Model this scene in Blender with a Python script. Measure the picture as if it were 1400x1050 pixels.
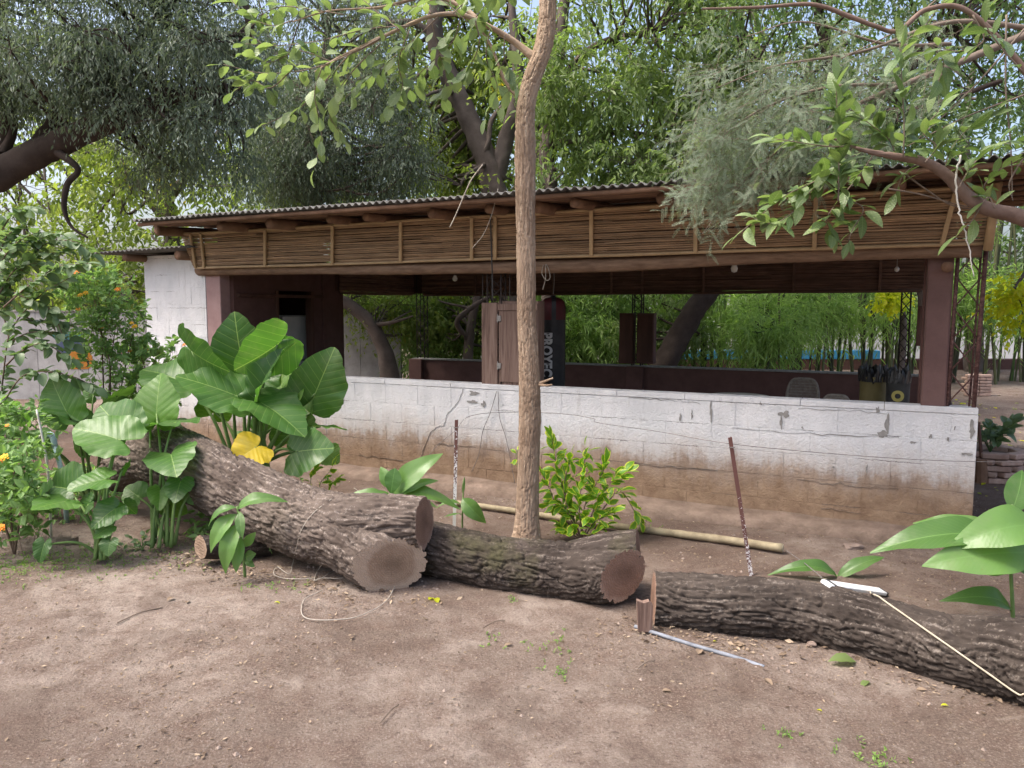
import bpy, bmesh, math, random
import numpy as np
from mathutils import Vector, Matrix

for _o in list(bpy.data.objects): bpy.data.objects.remove(_o, do_unlink=True)
SC = bpy.context.scene
COL = SC.collection

# ------------------------------------------------------------------ camera
FPX, EYE, HORIZON = 1050.0, 1.8, 421.0          # focal length in photo pixels, eye height, horizon row
PITCH = math.atan2(525.0 - HORIZON, FPX)
cam_d = bpy.data.cameras.new('camera'); cam = bpy.data.objects.new('camera', cam_d); COL.objects.link(cam)
cam.location = (0, 0, EYE); cam.rotation_euler = (math.radians(90) - PITCH, 0, 0)
cam_d.sensor_width = 36.0; cam_d.lens = 36.0 * FPX / 1400.0; cam_d.clip_start = 0.05; cam_d.clip_end = 600
SC.camera = cam
# ------------------------------------------------------------------ sky, sun, exposure
SUN_EL, SUN_AZ = math.radians(60), math.radians(255)     # azimuth clockwise from +Y (view direction)
w = bpy.data.worlds.new('World'); SC.world = w; w.use_nodes = True
nt = w.node_tree; bg = nt.nodes['Background']
sky = nt.nodes.new('ShaderNodeTexSky'); sky.sky_type = 'NISHITA'; sky.sun_disc = False
sky.sun_elevation = SUN_EL; sky.sun_rotation = SUN_AZ
sky.air_density = 0.9; sky.dust_density = 6.5; sky.ozone_density = 0.5
nt.links.new(sky.outputs[0], bg.inputs[0]); bg.inputs[1].default_value = 0.15
sd = bpy.data.lights.new('sun', 'SUN'); sun = bpy.data.objects.new('sun', sd); COL.objects.link(sun)
sd.energy = 1.3; sd.angle = math.radians(14); sd.color = (1.0, 0.97, 0.92)
_to = Vector((math.sin(SUN_AZ) * math.cos(SUN_EL), math.cos(SUN_AZ) * math.cos(SUN_EL), math.sin(SUN_EL)))
sun.rotation_euler = _to.to_track_quat('Z', 'Y').to_euler(); sun.location = (0, 0, 30)
vs = SC.view_settings
vs.view_transform = 'Standard'; vs.look = 'None'; vs.gamma = 1.0; vs.use_curve_mapping = False
vs.exposure = 1.42
cy = SC.cycles; cy.max_bounces = 6; cy.diffuse_bounces = 3; cy.glossy_bounces = 2; cy.transmission_bounces = 3; cy.caustics_reflective = False; cy.caustics_refractive = False

# ------------------------------------------------------------------ small helpers
rng = np.random.default_rng(11); random.seed(11)
_c, _s = math.cos(PITCH), math.sin(PITCH)
def ray(x, y):
    a, b = (x - 700) / FPX, (525 - y) / FPX
    return np.array([a, _c + b * _s, -_s + b * _c])
def P(x, y, d):                       # point seen at photo pixel x, y at world distance Y = d
    r = ray(x, y); return np.array([0, 0, EYE]) + r * (d / r[1])
def G(x, y, z=0.0):                   # point seen at photo pixel x, y on the level z
    r = ray(x, y); return np.array([0, 0, EYE]) + r * ((z - EYE) / r[2])
TH = math.radians(26.0)               # the pavilion's front runs 26 degrees off the picture plane
UU = np.array([math.cos(TH), -math.sin(TH), 0]); NN = np.array([math.sin(TH), math.cos(TH), 0])
OO = np.array([3.4932, 5.6983, 0.0])  # foot of the right end of its front wall
def W(u, n, z): return OO + UU * u + NN * n + np.array([0, 0, z])
def on_plane(x, y, n=0.0):            # (u, z) of a photo pixel on the pavilion plane n
    r = ray(x, y); C = np.array([0, 0, EYE]); t = np.dot(OO + NN * n - C, NN) / np.dot(r, NN); q = C + t * r
    return float(np.dot(q - OO, UU)), float(q[2])
def nrm(v):
    v = np.asarray(v, float); return v / (np.linalg.norm(v, axis=-1, keepdims=True) + 1e-12)
def lerp(a, b, t): return a + (b - a) * t
def sstep(a, b, x):
    t = np.clip((x - a) / (b - a), 0, 1); return t * t * (3 - 2 * t)

def _hash(ix, iy, iz, seed):
    h = (ix.astype(np.int64) * 374761393 + iy.astype(np.int64) * 668265263 + iz.astype(np.int64) * 2147483647 + seed * 1274126177) & 0xffffffff
    h = ((h ^ (h >> 13)) * 1274126177) & 0xffffffff
    h = (h ^ (h >> 16)) & 0xffffffff
    return h.astype(np.float64) / 0xffffffff * 2 - 1
def noise(p, seed=0):                 # smooth value noise, -1..1
    p = np.asarray(p, float); i = np.floor(p).astype(np.int64); f = p - i; f = f * f * f * (f * (f * 6 - 15) + 10)
    r = 0
    for dx in (0, 1):
        wx = f[..., 0] if dx else 1 - f[..., 0]
        for dy in (0, 1):
            wy = f[..., 1] if dy else 1 - f[..., 1]
            for dz in (0, 1):
                wz = f[..., 2] if dz else 1 - f[..., 2]
                r = r + _hash(i[..., 0] + dx, i[..., 1] + dy, i[..., 2] + dz, seed) * wx * wy * wz
    return r
def fbm(p, oct=4, seed=0):
    p = np.asarray(p, float); a, r = 1.0, 0
    for k in range(oct):
        r = r + noise(p * 2 ** k, seed + k) * a; a *= .5
    return r

def raw_mesh(name, V, F4=None, F3=None, smooth=False, attr=None):
    """mesh from numpy arrays (quads and/or triangles)"""
    V = np.asarray(V, np.float32).reshape(-1, 3)
    m = bpy.data.meshes.new(name); m.vertices.add(len(V)); m.vertices.foreach_set('co', V.ravel())
    parts, tot, n = [], [], 0
    if F4 is not None and len(F4):
        F4 = np.asarray(F4, np.int32).reshape(-1, 4); parts.append(F4.ravel()); tot.append(np.full(len(F4), 4, np.int32)); n += len(F4)
    if F3 is not None and len(F3):
        F3 = np.asarray(F3, np.int32).reshape(-1, 3); parts.append(F3.ravel()); tot.append(np.full(len(F3), 3, np.int32)); n += len(F3)
    L = np.concatenate(parts); T = np.concatenate(tot)
    m.loops.add(len(L)); m.loops.foreach_set('vertex_index', L)
    m.polygons.add(n); st = np.concatenate([[0], np.cumsum(T)[:-1]]).astype(np.int32)
    m.polygons.foreach_set('loop_start', st)
    try: m.polygons.foreach_set('loop_total', T)
    except Exception: pass
    m.polygons.foreach_set('use_smooth', np.full(n, bool(smooth)))
    m.update(calc_edges=True)
    if attr is not None:
        a = m.attributes.new('rnd', 'FLOAT', 'POINT'); a.data.foreach_set('value', np.asarray(attr, np.float32))
    return m
def obj(name, mesh, mat=None, parent=None, loc=None):
    o = bpy.data.objects.new(name, mesh); COL.objects.link(o)
    if mat is not None and mesh is not None and len(mesh.materials) == 0: mesh.materials.append(mat)
    if parent is not None: o.parent = parent
    if loc is not None: o.location = loc
    return o
def tag(o, label=None, cat=None, group=None, kind=None):
    if label: o['label'] = label
    if cat: o['category'] = cat
    if group: o['group'] = group
    if kind: o['kind'] = kind
    return o
def thing(name, label, cat, loc=(0, 0, 0), rz=0.0, group=None):
    o = bpy.data.objects.new(name, None); COL.objects.link(o); o.empty_display_size = .1
    o.location = loc; o.rotation_euler = (0, 0, rz)
    return tag(o, label, cat, group)

class MB:
    """collects shapes into one mesh"""
    def __init__(s): s.V, s.Q, s.T, s.n = [], [], [], 0
    def add(s, V, Q=None, T=None):
        V = np.asarray(V, float).reshape(-1, 3); s.V.append(V)
        if Q is not None and len(Q): s.Q.append(np.asarray(Q, int).reshape(-1, 4) + s.n)
        if T is not None and len(T): s.T.append(np.asarray(T, int).reshape(-1, 3) + s.n)
        s.n += len(V); return s
    def box(s, a, b, bev=0.0):
        a, b = np.minimum(a, b).astype(float), np.maximum(a, b).astype(float)
        if bev <= 0:
            V = [(x, y, z) for x in (a[0], b[0]) for y in (a[1], b[1]) for z in (a[2], b[2])]
            return s.add(V, [(0, 1, 3, 2), (4, 6, 7, 5), (0, 4, 5, 1), (2, 3, 7, 6), (0, 2, 6, 4), (1, 5, 7, 3)])
        V, idx = [], {}
        cs = [(a[k] + bev, b[k] - bev) for k in range(3)]; lim = list(zip(a, b))
        for sx in (0, 1):
            for sy in (0, 1):
                for sz in (0, 1):
                    c = [cs[0][sx], cs[1][sy], cs[2][sz]]
                    for ax in range(3):
                        v = list(c); v[ax] = lim[ax][(sx, sy, sz)[ax]]; idx[(sx, sy, sz, ax)] = len(V); V.append(v)
        Q, T = [], []
        for ax in range(3):
            o1, o2 = [k for k in range(3) if k != ax]
            for sd_ in (0, 1):
                r = []
                for p, q in ((0, 0), (1, 0), (1, 1), (0, 1)):
                    k = [0, 0, 0]; k[ax] = sd_; k[o1] = p; k[o2] = q; r.append(idx[(*k, ax)])
                Q.append(r if (sd_ == 1) == (ax != 1) else r[::-1])
        for ax in range(3):
            o1, o2 = [k for k in range(3) if k != ax]
            for p in (0, 1):
                for q in (0, 1):
                    k0 = [0, 0, 0]; k1 = [0, 0, 0]; k0[o1] = k1[o1] = p; k0[o2] = k1[o2] = q; k1[ax] = 1
                    r = [idx[(*k0, o1)], idx[(*k1, o1)], idx[(*k1, o2)], idx[(*k0, o2)]]; Q.append(r)
        for k in [(x, y, z) for x in (0, 1) for y in (0, 1) for z in (0, 1)]:
            T.append([idx[(*k, 0)], idx[(*k, 1)], idx[(*k, 2)]])
        return s.add(V, Q, T)
    def tube(s, pts, rad, sides=8, cap=True):
        V, Q = tube_arrays(pts, rad, sides); s.add(V, Q)
        if cap:
            n0 = s.n; k = len(np.asarray(pts))
            for base, rev, p in ((n0 - k * sides, True, pts[0]), (n0 - sides, False, pts[-1])):
                c = s.n; s.V.append(np.asarray([p], float)); s.n += 1
                T = [(base + (i + 1) % sides, base + i, c) if rev else (base + i, base + (i + 1) % sides, c) for i in range(sides)]
                s.T.append(np.asarray(T))
        return s
    def lathe(s, prof, sides=20, c=(0, 0, 0)):
        k = len(prof); a = np.linspace(0, 2 * math.pi, sides, endpoint=False)
        V = np.array([[r * math.cos(t) + c[0], r * math.sin(t) + c[1], z + c[2]] for r, z in prof for t in a])
        Q = [(i * sides + j, i * sides + (j + 1) % sides, (i + 1) * sides + (j + 1) % sides, (i + 1) * sides + j) for i in range(k - 1) for j in range(sides)]
        return s.add(V, Q)
    def mesh(s, name, smooth=False):
        return raw_mesh(name, np.concatenate(s.V), np.concatenate(s.Q) if s.Q else None, np.concatenate(s.T) if s.T else None, smooth)
    def build(s, name, mat, parent=None, smooth=False, loc=None):
        return obj(name, s.mesh(name, smooth), mat, parent, loc)

def frames(pts):
    pts = np.asarray(pts, float); t = nrm(np.gradient(pts, axis=0))
    ref = np.array([0, 0, 1.0]) if abs(t[0][2]) < .9 else np.array([1.0, 0, 0])
    a = nrm(np.cross(ref, t[0])); A = [a]
    for k in range(1, len(pts)):
        a = a - t[k] * np.dot(a, t[k]); a = nrm(a); A.append(a)
    A = np.array(A); return t, A, np.cross(t, A)
def tube_arrays(pts, rad, sides=8, disp=None):
    pts = np.asarray(pts, float); k = len(pts); rad = np.broadcast_to(np.asarray(rad, float), (k,))
    t, A, B = frames(pts); th = np.linspace(0, 2 * math.pi, sides, endpoint=False)
    R = rad[:, None] * np.ones((1, sides))
    if disp is not None: R = R + disp(pts, th, rad)
    V = pts[:, None, :] + R[..., None] * (A[:, None, :] * np.cos(th)[None, :, None] + B[:, None, :] * np.sin(th)[None, :, None])
    i = np.arange(k - 1)[:, None] * sides; j = np.arange(sides)[None, :]; j2 = (j + 1) % sides
    Q = np.stack([i + j, i + j2, i + sides + j2, i + sides + j], -1).reshape(-1, 4)
    return V.reshape(-1, 3), Q
def smooth_path(pts, n):
    """Catmull-Rom through the points; extra columns (radius) follow along"""
    p = np.asarray(pts, float); p = np.vstack([2 * p[0] - p[1], p, 2 * p[-1] - p[-2]]); m = len(p) - 3
    u = np.linspace(0, m, n); i = np.minimum(u.astype(int), m - 1); t = (u - i)[:, None]
    a, b, c, d = p[i], p[i + 1], p[i + 2], p[i + 3]
    return .5 * (2 * b + (c - a) * t + (2 * a - 5 * b + 4 * c - d) * t ** 2 + (3 * b - a - 3 * c + d) * t ** 3)

# ------------------------------------------------------------------ materials
def lin(c):
    return tuple(((v / 255) / 12.92 if v / 255 <= .04045 else ((v / 255 + .055) / 1.055) ** 2.4) for v in c)
class NT:
    def __init__(s, name):
        s.m = bpy.data.materials.new(name); s.m.use_nodes = True; s.t = s.m.node_tree; s.N = s.t.nodes
        s.b = s.N['Principled BSDF']; s.out = s.N['Material Output']
    def n(s, typ, **kw):
        k = s.N.new('ShaderNode' + typ)
        for a, v in kw.items():
            if a.startswith('i_'):
                key = a[2:]; key = int(key) if key.isdigit() else key.replace('_', ' ')
                if hasattr(v, 'is_output') or isinstance(v, bpy.types.NodeSocket): s.t.links.new(v, k.inputs[key])
                else: k.inputs[key].default_value = v
            else: setattr(k, a, v)
        return k
    def link(s, a, b): s.t.links.new(a, b)
    def math(s, op, a, b=0.0, c=None, clamp=False):
        k = s.n('Math', operation=op, use_clamp=clamp)
        for i, v in enumerate((a, b) if c is None else (a, b, c)):
            if isinstance(v, bpy.types.NodeSocket): s.link(v, k.inputs[i])
            else: k.inputs[i].default_value = v
        return k.outputs[0]
    def noise(s, vec, scale, detail=4, rough=.55, dist=0.0, out='Fac'):
        k = s.n('TexNoise'); s.link(vec, k.inputs['Vector']); k.inputs['Scale'].default_value = scale
        k.inputs['Detail'].default_value = detail; k.inputs['Roughness'].default_value = rough; k.inputs['Distortion'].default_value = dist
        return k.outputs[out]
    def ramp(s, fac, stops, interp='LINEAR'):
        k = s.n('ValToRGB'); k.color_ramp.interpolation = interp; e = k.color_ramp.elements
        while len(e) < len(stops): e.new(.5)
        for q, (p, c) in zip(e, stops): q.position = p; q.color = (*c, 1) if len(c) == 3 else c
        s.link(fac, k.inputs[0]); return k.outputs[0]
    def mix(s, fac, a, b, mode='MIX'):
        k = s.n('Mix', data_type='RGBA', blend_type=mode)
        for i, v in ((0, fac), (6, a), (7, b)):
            if isinstance(v, bpy.types.NodeSocket): s.link(v, k.inputs[i])
            else: k.inputs[i].default_value = v if i == 0 else ((*v, 1) if len(v) == 3 else v)
        return k.outputs[2]
    def vscale(s, vec, sc):
        k = s.n('Mapping'); s.link(vec, k.inputs[0]); k.inputs['Scale'].default_value = sc; return k.outputs[0]
    def pos(s): return s.n('NewGeometry').outputs['Position']
    def objc(s): return s.n('TexCoord').outputs['Object']
    def bump(s, h, dist, strength=1.0):
        k = s.n('Bump'); k.inputs['Distance'].default_value = dist; k.inputs['Strength'].default_value = strength
        s.link(h, k.inputs['Height']); s.link(k.outputs[0], s.b.inputs['Normal']); return k
    def done(s, color=None, rough=.8, spec=.3, metal=0.0):
        if color is not None:
            if isinstance(color, bpy.types.NodeSocket): s.link(color, s.b.inputs['Base Color'])
            else: s.b.inputs['Base Color'].default_value = (*color, 1)
        if isinstance(rough, bpy.types.NodeSocket): s.link(rough, s.b.inputs['Roughness'])
        else: s.b.inputs['Roughness'].default_value = rough
        s.b.inputs['Specular IOR Level'].default_value = spec; s.b.inputs['Metallic'].default_value = metal
        return s.m

def mottled(name, c0, c1, scale=8, rough=.85, bump=0.0, bscale=60, spec=.25, stretch=(1, 1, 1), metal=0, per_obj=0.0, coords='pos'):
    k = NT(name); v = k.vscale(k.pos() if coords == 'pos' else k.objc(), stretch)
    f = k.noise(v, scale, 6, .65); col = k.ramp(f, [(.3, c0), (.7, c1)])
    if per_obj:
        r = k.n('ObjectInfo').outputs['Random']; val = k.math('MULTIPLY_ADD', r, per_obj * 2, 1 - per_obj)
        h = k.n('HueSaturation'); k.link(val, h.inputs['Value']); k.link(col, h.inputs['Color']); col = h.outputs[0]
    if bump: k.bump(k.noise(v, bscale, 6, .7), bump)
    return k.done(col, rough, spec, metal)

def leaf_mat(name, cols, trans=.45, rough=.45, spec=.35, yellow=None, source='attr', tcol=1.35, edge=None, veins=None, coat=0.0):
    """thin leaf: glossy upper skin, light passes through. cols: ramp of base colours over a per-leaf random value"""
    k = NT(name)
    if source == 'attr': r = k.n('Attribute', attribute_name='rnd').outputs['Fac']
    else: r = k.n('ObjectInfo').outputs['Random']
    st = [(i / max(1, len(cols) - 1), c) for i, c in enumerate(cols)]
    if yellow:
        st = [(p * (1 - yellow[0]), c) for p, c in st] + [(1 - yellow[0] * .8, yellow[1])]
    col = k.ramp(r, st)
    if edge or veins:
        sp = k.n('SeparateXYZ'); k.link(k.objc(), sp.inputs[0]); ax = k.math('ABSOLUTE', sp.outputs[0]); y = sp.outputs[1]
        nz = k.noise(k.objc(), 9, 3)
        if edge:      # cream or yellow margin, in leaf coordinates
            prof = k.math('MULTIPLY', k.math('SINE', k.math('MULTIPLY', y, 3.14)), edge[1])
            q = k.math('DIVIDE', ax, k.math('ADD', prof, .02)); q = k.math('ADD', q, k.math('MULTIPLY', k.math('SUBTRACT', nz, .5), 1.0))
            col = k.mix(k.ramp(q, [(edge[2] - .12, (0, 0, 0)), (edge[2] + .12, (1, 1, 1))]), col, edge[0])
        if veins:
            freq, slope, wid, vc = veins
            t = k.math('FRACT', k.math('MULTIPLY', k.math('SUBTRACT', y, k.math('MULTIPLY', ax, slope)), freq))
            d = k.math('ABSOLUTE', k.math('SUBTRACT', t, .5)); lat = k.math('LESS_THAN', d, wid * freq)
            mid = k.math('LESS_THAN', ax, wid * 1.7); vv = k.math('MAXIMUM', k.math('MULTIPLY', lat, .55 if freq < 15 else .3), mid)
            col = k.mix(k.math('MULTIPLY', vv, .75), col, vc)
            k.bump(k.math('ADD', k.math('MULTIPLY', d, .6 if freq < 15 else .12), k.math('MULTIPLY', nz, .8)), .012, .35)
            ps = k.noise(k.pos(), 17, 6, .8); col = k.mix(k.ramp(ps, [(.67, (0, 0, 0)), (.72, (.75, .75, .75))]), col, (.17, .13, .05)); col = k.mix(k.ramp(k.noise(k.pos(), 6, 5, .7), [(.50, (0, 0, 0)), (.75, (.35, .35, .35))]), col, (.19, .23, .13))
            col = k.mix(k.math('MULTIPLY', k.math('SUBTRACT', k.noise(k.objc(), 5, 4), .35), .8, clamp=True), col, k.mix(1.0, col, (1.25, 1.2, .75), 'MULTIPLY'))
    k.done(col, rough, spec)
    tr = k.n('BsdfTranslucent'); h = k.mix(1.0, col, (tcol, tcol * 1.08, tcol * .55), 'MULTIPLY'); k.link(h, tr.inputs['Color'])
    ms = k.n('MixShader'); ms.inputs[0].default_value = trans
    k.link(k.b.outputs[0], ms.inputs[1]); k.link(tr.outputs[0], ms.inputs[2]); k.link(ms.outputs[0], k.out.inputs['Surface'])
    return k.m

def bark_mat(name, c0, c1, c2, moss=None, scale=1.0):
    k = NT(name); v = k.pos(); a = k.noise(v, 3.2 * scale, 5, .6); b = k.noise(v, 60 * scale, 5, .7)
    gr = k.n('Attribute', attribute_name='grain').outputs['Fac']
    col = k.ramp(k.math('ADD', a, k.math('MULTIPLY', gr, .22)), [(.3, c0), (.7, c1)]); g2 = k.math('ADD', k.math('MULTIPLY', gr, .30), b)
    col = k.mix(k.ramp(g2, [(.58, (0, 0, 0)), (.80, (.85, .85, .85))]), col, c2)
    if moss: col = k.mix(k.ramp(k.noise(v, 2.1, 4, .6), [(.52, (0, 0, 0)), (.7, (.8, .8, .8))]), col, moss)
    k.bump(k.noise(v, 120 * scale, 6, .75), .006)
    return k.done(col, .92, .15)

M = {}
def make_mats():
    # --- dirt
    k = NT('dirt'); v = k.pos()
    a = k.noise(v, .55, 5, .6); b = k.noise(v, 5.5, 6, .7); c = k.noise(v, 90, 6, .8); d = k.noise(v, 28, 4, .7)
    col = k.ramp(a, [(.39, (.16, .122, .098)), (.50, (.238, .19, .158)), (.62, (.335, .28, .238))])
    col = k.mix(k.ramp(b, [(.36, (.75, .75, .75)), (.60, (0, 0, 0))]), col, (.14, .095, .074))
    col = k.mix(k.ramp(c, [(.52, (0, 0, 0)), (.66, (.85, .85, .85))]), col, (.37, .315, .275)); col = k.mix(k.ramp(c, [(.34, (.8, .8, .8)), (.45, (0, 0, 0))]), col, (.075, .054, .044))
    col = k.mix(k.ramp(d, [(.30, (.7, .7, .7)), (.44, (0, 0, 0))]), col, (.085, .06, .048))
    pk = k.noise(v, 1.7, 6, .7, .6); col = k.mix(k.ramp(pk, [(.36, (.55, .55, .55)), (.48, (0, 0, 0))]), col, (.115, .083, .066)); col = k.mix(k.ramp(pk, [(.56, (0, 0, 0)), (.66, (.45, .45, .45))]), col, (.40, .34, .29))
    # darker damp garden soil in the planting strip behind the logs
    mk = k.n('Attribute', attribute_name='soil').outputs['Fac']
    col = k.mix(mk, col, k.mix(k.noise(v, 14, 5, .7), (.075, .048, .036), (.15, .10, .078)))
    k.bump(k.math('ADD', k.math('MULTIPLY', c, .7), d), .022); M['dirt'] = k.done(col, .95, .12)
    # --- white painted blocks with mud splashed up from the ground
    k = NT('white_paint'); v = k.pos(); sp = k.n('SeparateXYZ'); k.link(v, sp.inputs[0]); z = sp.outputs[2]
    n1 = k.noise(k.vscale(v, (1, 1, .45)), 3.0, 6, .65); n2 = k.noise(v, 24, 6, .7); n3 = k.noise(k.vscale(v, (7, 7, .9)), 2.2, 5, .6)
    base = k.ramp(n1, [(.3, (.60, .61, .62)), (.6, (.74, .74, .745))])
    base = k.mix(k.ramp(n2, [(.58, (0, 0, 0)), (.8, (.5, .5, .5))]), base, (.46, .44, .41))
    base = k.mix(k.ramp(n3, [(.60, (0, 0, 0)), (.78, (.32, .32, .32))]), base, (.34, .32, .29))
    zz = k.math('ADD', z, k.math('MULTIPLY', k.math('SUBTRACT', n1, .5), -.42)); zz = k.math('ADD', zz, k.math('MULTIPLY', k.math('SUBTRACT', n2, .5), .18))
    zz = k.math('ADD', zz, k.math('MULTIPLY', k.math('SUBTRACT', n3, .5), .22))
    dirt = k.ramp(zz, [(.28, (1, 1, 1)), (.44, (.88, .88, .88)), (.56, (.36, .36, .36)), (.76, (0, 0, 0))])
    dc = k.ramp(k.noise(v, 7, 6, .7), [(.3, (.185, .118, .076)), (.7, (.33, .235, .158))])
    # paint flaked along the block courses: broken hairlines
    fz = k.math('ABSOLUTE', k.math('SUBTRACT', k.math('FRACT', k.math('ADD', k.math('DIVIDE', k.math('ADD', z, k.math('MULTIPLY', k.math('SUBTRACT', k.noise(v, 26, 5, .7), .5), .030)), .2), .5)), .5))
    line = k.math('LESS_THAN', fz, .013); mask = k.ramp(k.noise(v, 2.6, 5, .65), [(.50, (0, 0, 0)), (.58, (1, 1, 1))]); col = k.mix(dirt, base, dc)
    col = k.mix(k.math('MULTIPLY', k.math('MULTIPLY', line, mask), .75), col, (.13, .11, .10))
    col = k.mix(k.ramp(k.noise(v, 38, 4, .75), [(.70, (0, 0, 0)), (.74, (.7, .7, .7))]), col, (.20, .18, .165))
    k.bump(k.math('ADD', k.noise(v, 55, 6, .7), k.noise(v, 9, 4, .6)), .012); M['white_paint'] = k.done(col, .9, .2)
    M['mortar'] = mottled('mortar', (.20, .18, .16), (.42, .39, .36), 14, .95, .004, 90)
    M['cement'] = mottled('cement', (.20, .19, .18), (.33, .32, .30), 30, .95, .004, 120)
    M['crack'] = mottled('crack', (.10, .085, .075), (.24, .21, .185), 40, .95)
    M['maroon'] = mottled('maroon_paint', (.090, .046, .040), (.135, .072, .062), 5, .75, .002, 60)
    M['pink'] = mottled('lit_maroon_paint', (.27, .17, .165), (.36, .24, .23), 5, .8, .002, 60)  # maroon paint made paler: the column's lit front is put into the colour
    M['brown_col'] = mottled('column_paint', (.115, .066, .060), (.165, .097, .088), 4, .7, .002, 60)
    M['foundation'] = mottled('foundation', (.13, .094, .072), (.255, .19, .15), 7, .95, .016, 45)
    M['floor'] = mottled('concrete_floor', (.16, .14, .125), (.25, .225, .2), 4, .8)
    M['cane'] = mottled('cane', (.17, .108, .062), (.31, .205, .12), 5, .6, .001, 80, .35, (1, 1, 6), per_obj=.32)
    M['cane_dark'] = mottled('darker_cane', (.10, .06, .045), (.20, .12, .085), 5, .7, .001, 80, .2, (1, 1, 6), per_obj=.25)  # rear and ceiling canes, darker brown than the front ones
    M['batten'] = mottled('bamboo_batten', (.29, .20, .11), (.43, .31, .18), 6, .55, .001, 70, .35, per_obj=.15)
    M['beam'] = mottled('beam_wood', (.14, .088, .06), (.29, .195, .135), 5, .85, .008, 40, .2, (1, 1, 7))
    M['rafter'] = mottled('rafter_wood', (.13, .075, .05), (.24, .145, .095), 6, .9, .006, 40, .2)
    M['sheet'] = mottled('roof_sheet', (.07, .068, .065), (.19, .185, .175), 6, .75, .002, 50, .3)
    M['grey_wood'] = None
    k = NT('weathered_wood'); v = k.vscale(k.objc(), (1, 1, .06)); a = k.noise(v, 34, 5, .6, 1.2); b = k.noise(k.vscale(k.objc(), (1, 1, .12)), 5, 4)
    col = k.ramp(a, [(.32, (.085, .05, .04)), (.5, (.19, .125, .10)), (.68, (.27, .19, .155))]); col = k.mix(k.math('MULTIPLY', b, .5), col, (.16, .11, .09)); k.bump(a, .003)
    M['grey_wood'] = k.done(col, .85, .2)
    M['dark_wood'] = mottled('dark_wood', (.06, .03, .022), (.12, .06, .045), 6, .7, .002, 50, .25, (1, 1, .2))
    k = NT('rusty_iron'); v = k.pos(); a = k.noise(v, 40, 5, .7); col = k.ramp(a, [(.4, (.07, .035, .032)), (.6, (.16, .085, .075)), (.8, (.30, .24, .22))]); k.bump(a, .002); M['rust'] = k.done(col, .8, .3)
    M['dark_iron'] = mottled('dark_iron', (.025, .02, .02), (.06, .045, .04), 30, .7)
    k = NT('chipped_stake'); v = k.pos(); a = k.noise(v, 60, 4, .7); sp = k.n('SeparateXYZ'); k.link(v, sp.inputs[0])
    f = k.math('ADD', a, k.math('MULTIPLY', k.math('SUBTRACT', sp.outputs[2], .45), -.42)); col = k.ramp(f, [(.46, (.13, .06, .05)), (.50, (.74, .73, .72))]); M['stake'] = k.done(col, .8, .3)
    k = NT('rusty_stake'); v = k.pos(); a = k.noise(v, 60, 4, .7); sp = k.n('SeparateXYZ'); k.link(v, sp.inputs[0])
    f = k.math('ADD', a, k.math('MULTIPLY', k.math('SUBTRACT', sp.outputs[2], .30), -.30)); col = k.ramp(f, [(.56, (.13, .06, .05)), (.60, (.74, .73, .72))]); M['stake_rusty'] = k.done(col, .8, .3)
    M['pvc_green'] = mottled('faded_green_pipe', (.23, .34, .34), (.42, .55, .54), 14, .6)
    M['pvc_pale'] = mottled('weathered_pvc', (.45, .42, .36), (.68, .66, .60), 22, .6)
    M['pvc_blue'] = mottled('blue_grey_pipe', (.12, .13, .15), (.24, .26, .30), 14, .75)
    M['white_plastic'] = mottled('white_plastic', (.72, .72, .72), (.85, .85, .85), 20, .5)
    M['black_tape'] = mottled('black_tape', (.02, .02, .02), (.05, .05, .05), 30, .6)
    M['string'] = mottled('string', (.26, .23, .195), (.42, .385, .33), 30, .9)
    M['twine'] = mottled('cord', (.36, .31, .23), (.52, .46, .36), 30, .9)
    M['wire'] = mottled('wire', (.10, .09, .085), (.20, .18, .17), 30, .7)
    M['pole'] = mottled('old_bamboo', (.17, .135, .085), (.34, .29, .19), 9, .7, .002, 60)
    M['stone'] = mottled('stone', (.15, .11, .09), (.30, .235, .20), 9, .95, .01, 30)
    M['fire_brick'] = mottled('brick', (.30, .19, .15), (.46, .34, .28), 12, .95, .006, 60, per_obj=.15)
    M['bag_black'] = mottled('black_vinyl', (.012, .012, .014), (.028, .028, .03), 10, .5, .002, 30)
    M['bag_red'] = mottled('red_vinyl', (.045, .008, .009), (.075, .011, .013), 10, .6)
    M['print'] = mottled('pale_print', (.42, .42, .43), (.55, .55, .55), 30, .7)
    M['bin_olive'] = mottled('olive_bin', (.13, .105, .04), (.19, .155, .065), 8, .6)
    M['bin_dark'] = mottled('dark_bin', (.035, .035, .035), (.065, .065, .06), 8, .55)
    M['bin_badge'] = mottled('badge_print', (.42, .36, .10), (.50, .43, .14), 20, .6)
    M['trash'] = mottled('black_plastic', (.012, .012, .013), (.03, .03, .032), 14, .28, .004, 30, .5)
    M['fridge'] = mottled('fridge_enamel', (.50, .50, .48), (.60, .60, .58), 5, .4)
    M['wicker'] = mottled('wicker', (.15, .13, .11), (.28, .25, .21), 30, .8)
    M['table'] = mottled('table_plastic', (.40, .38, .35), (.50, .48, .45), 10, .5)
    M['boundary'] = mottled('old_whitewash', (.24, .235, .23), (.42, .415, .41), 3, .95, .004, 40)
    M['far_white'] = mottled('far_whitewash', (.60, .60, .60), (.75, .75, .75), 2, .9)
    M['pool_blue'] = mottled('pool_blue', (.05, .30, .62), (.10, .42, .75), 5, .4)
    for n_, c_ in (('teal', (.05, .16, .17)), ('navy', (.07, .09, .15)), ('orange', (.40, .17, .03)), ('black', (.02, .02, .02)), ('faded_grey', (.22, .22, .23))):
        M['mural_' + n_] = mottled('mural_' + n_, tuple(v * .8 for v in c_), c_, 12, .9)
    M['glass'] = mottled('bulb_glass', (.6, .6, .58), (.7, .7, .68), 10, .25, spec=.5)
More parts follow.
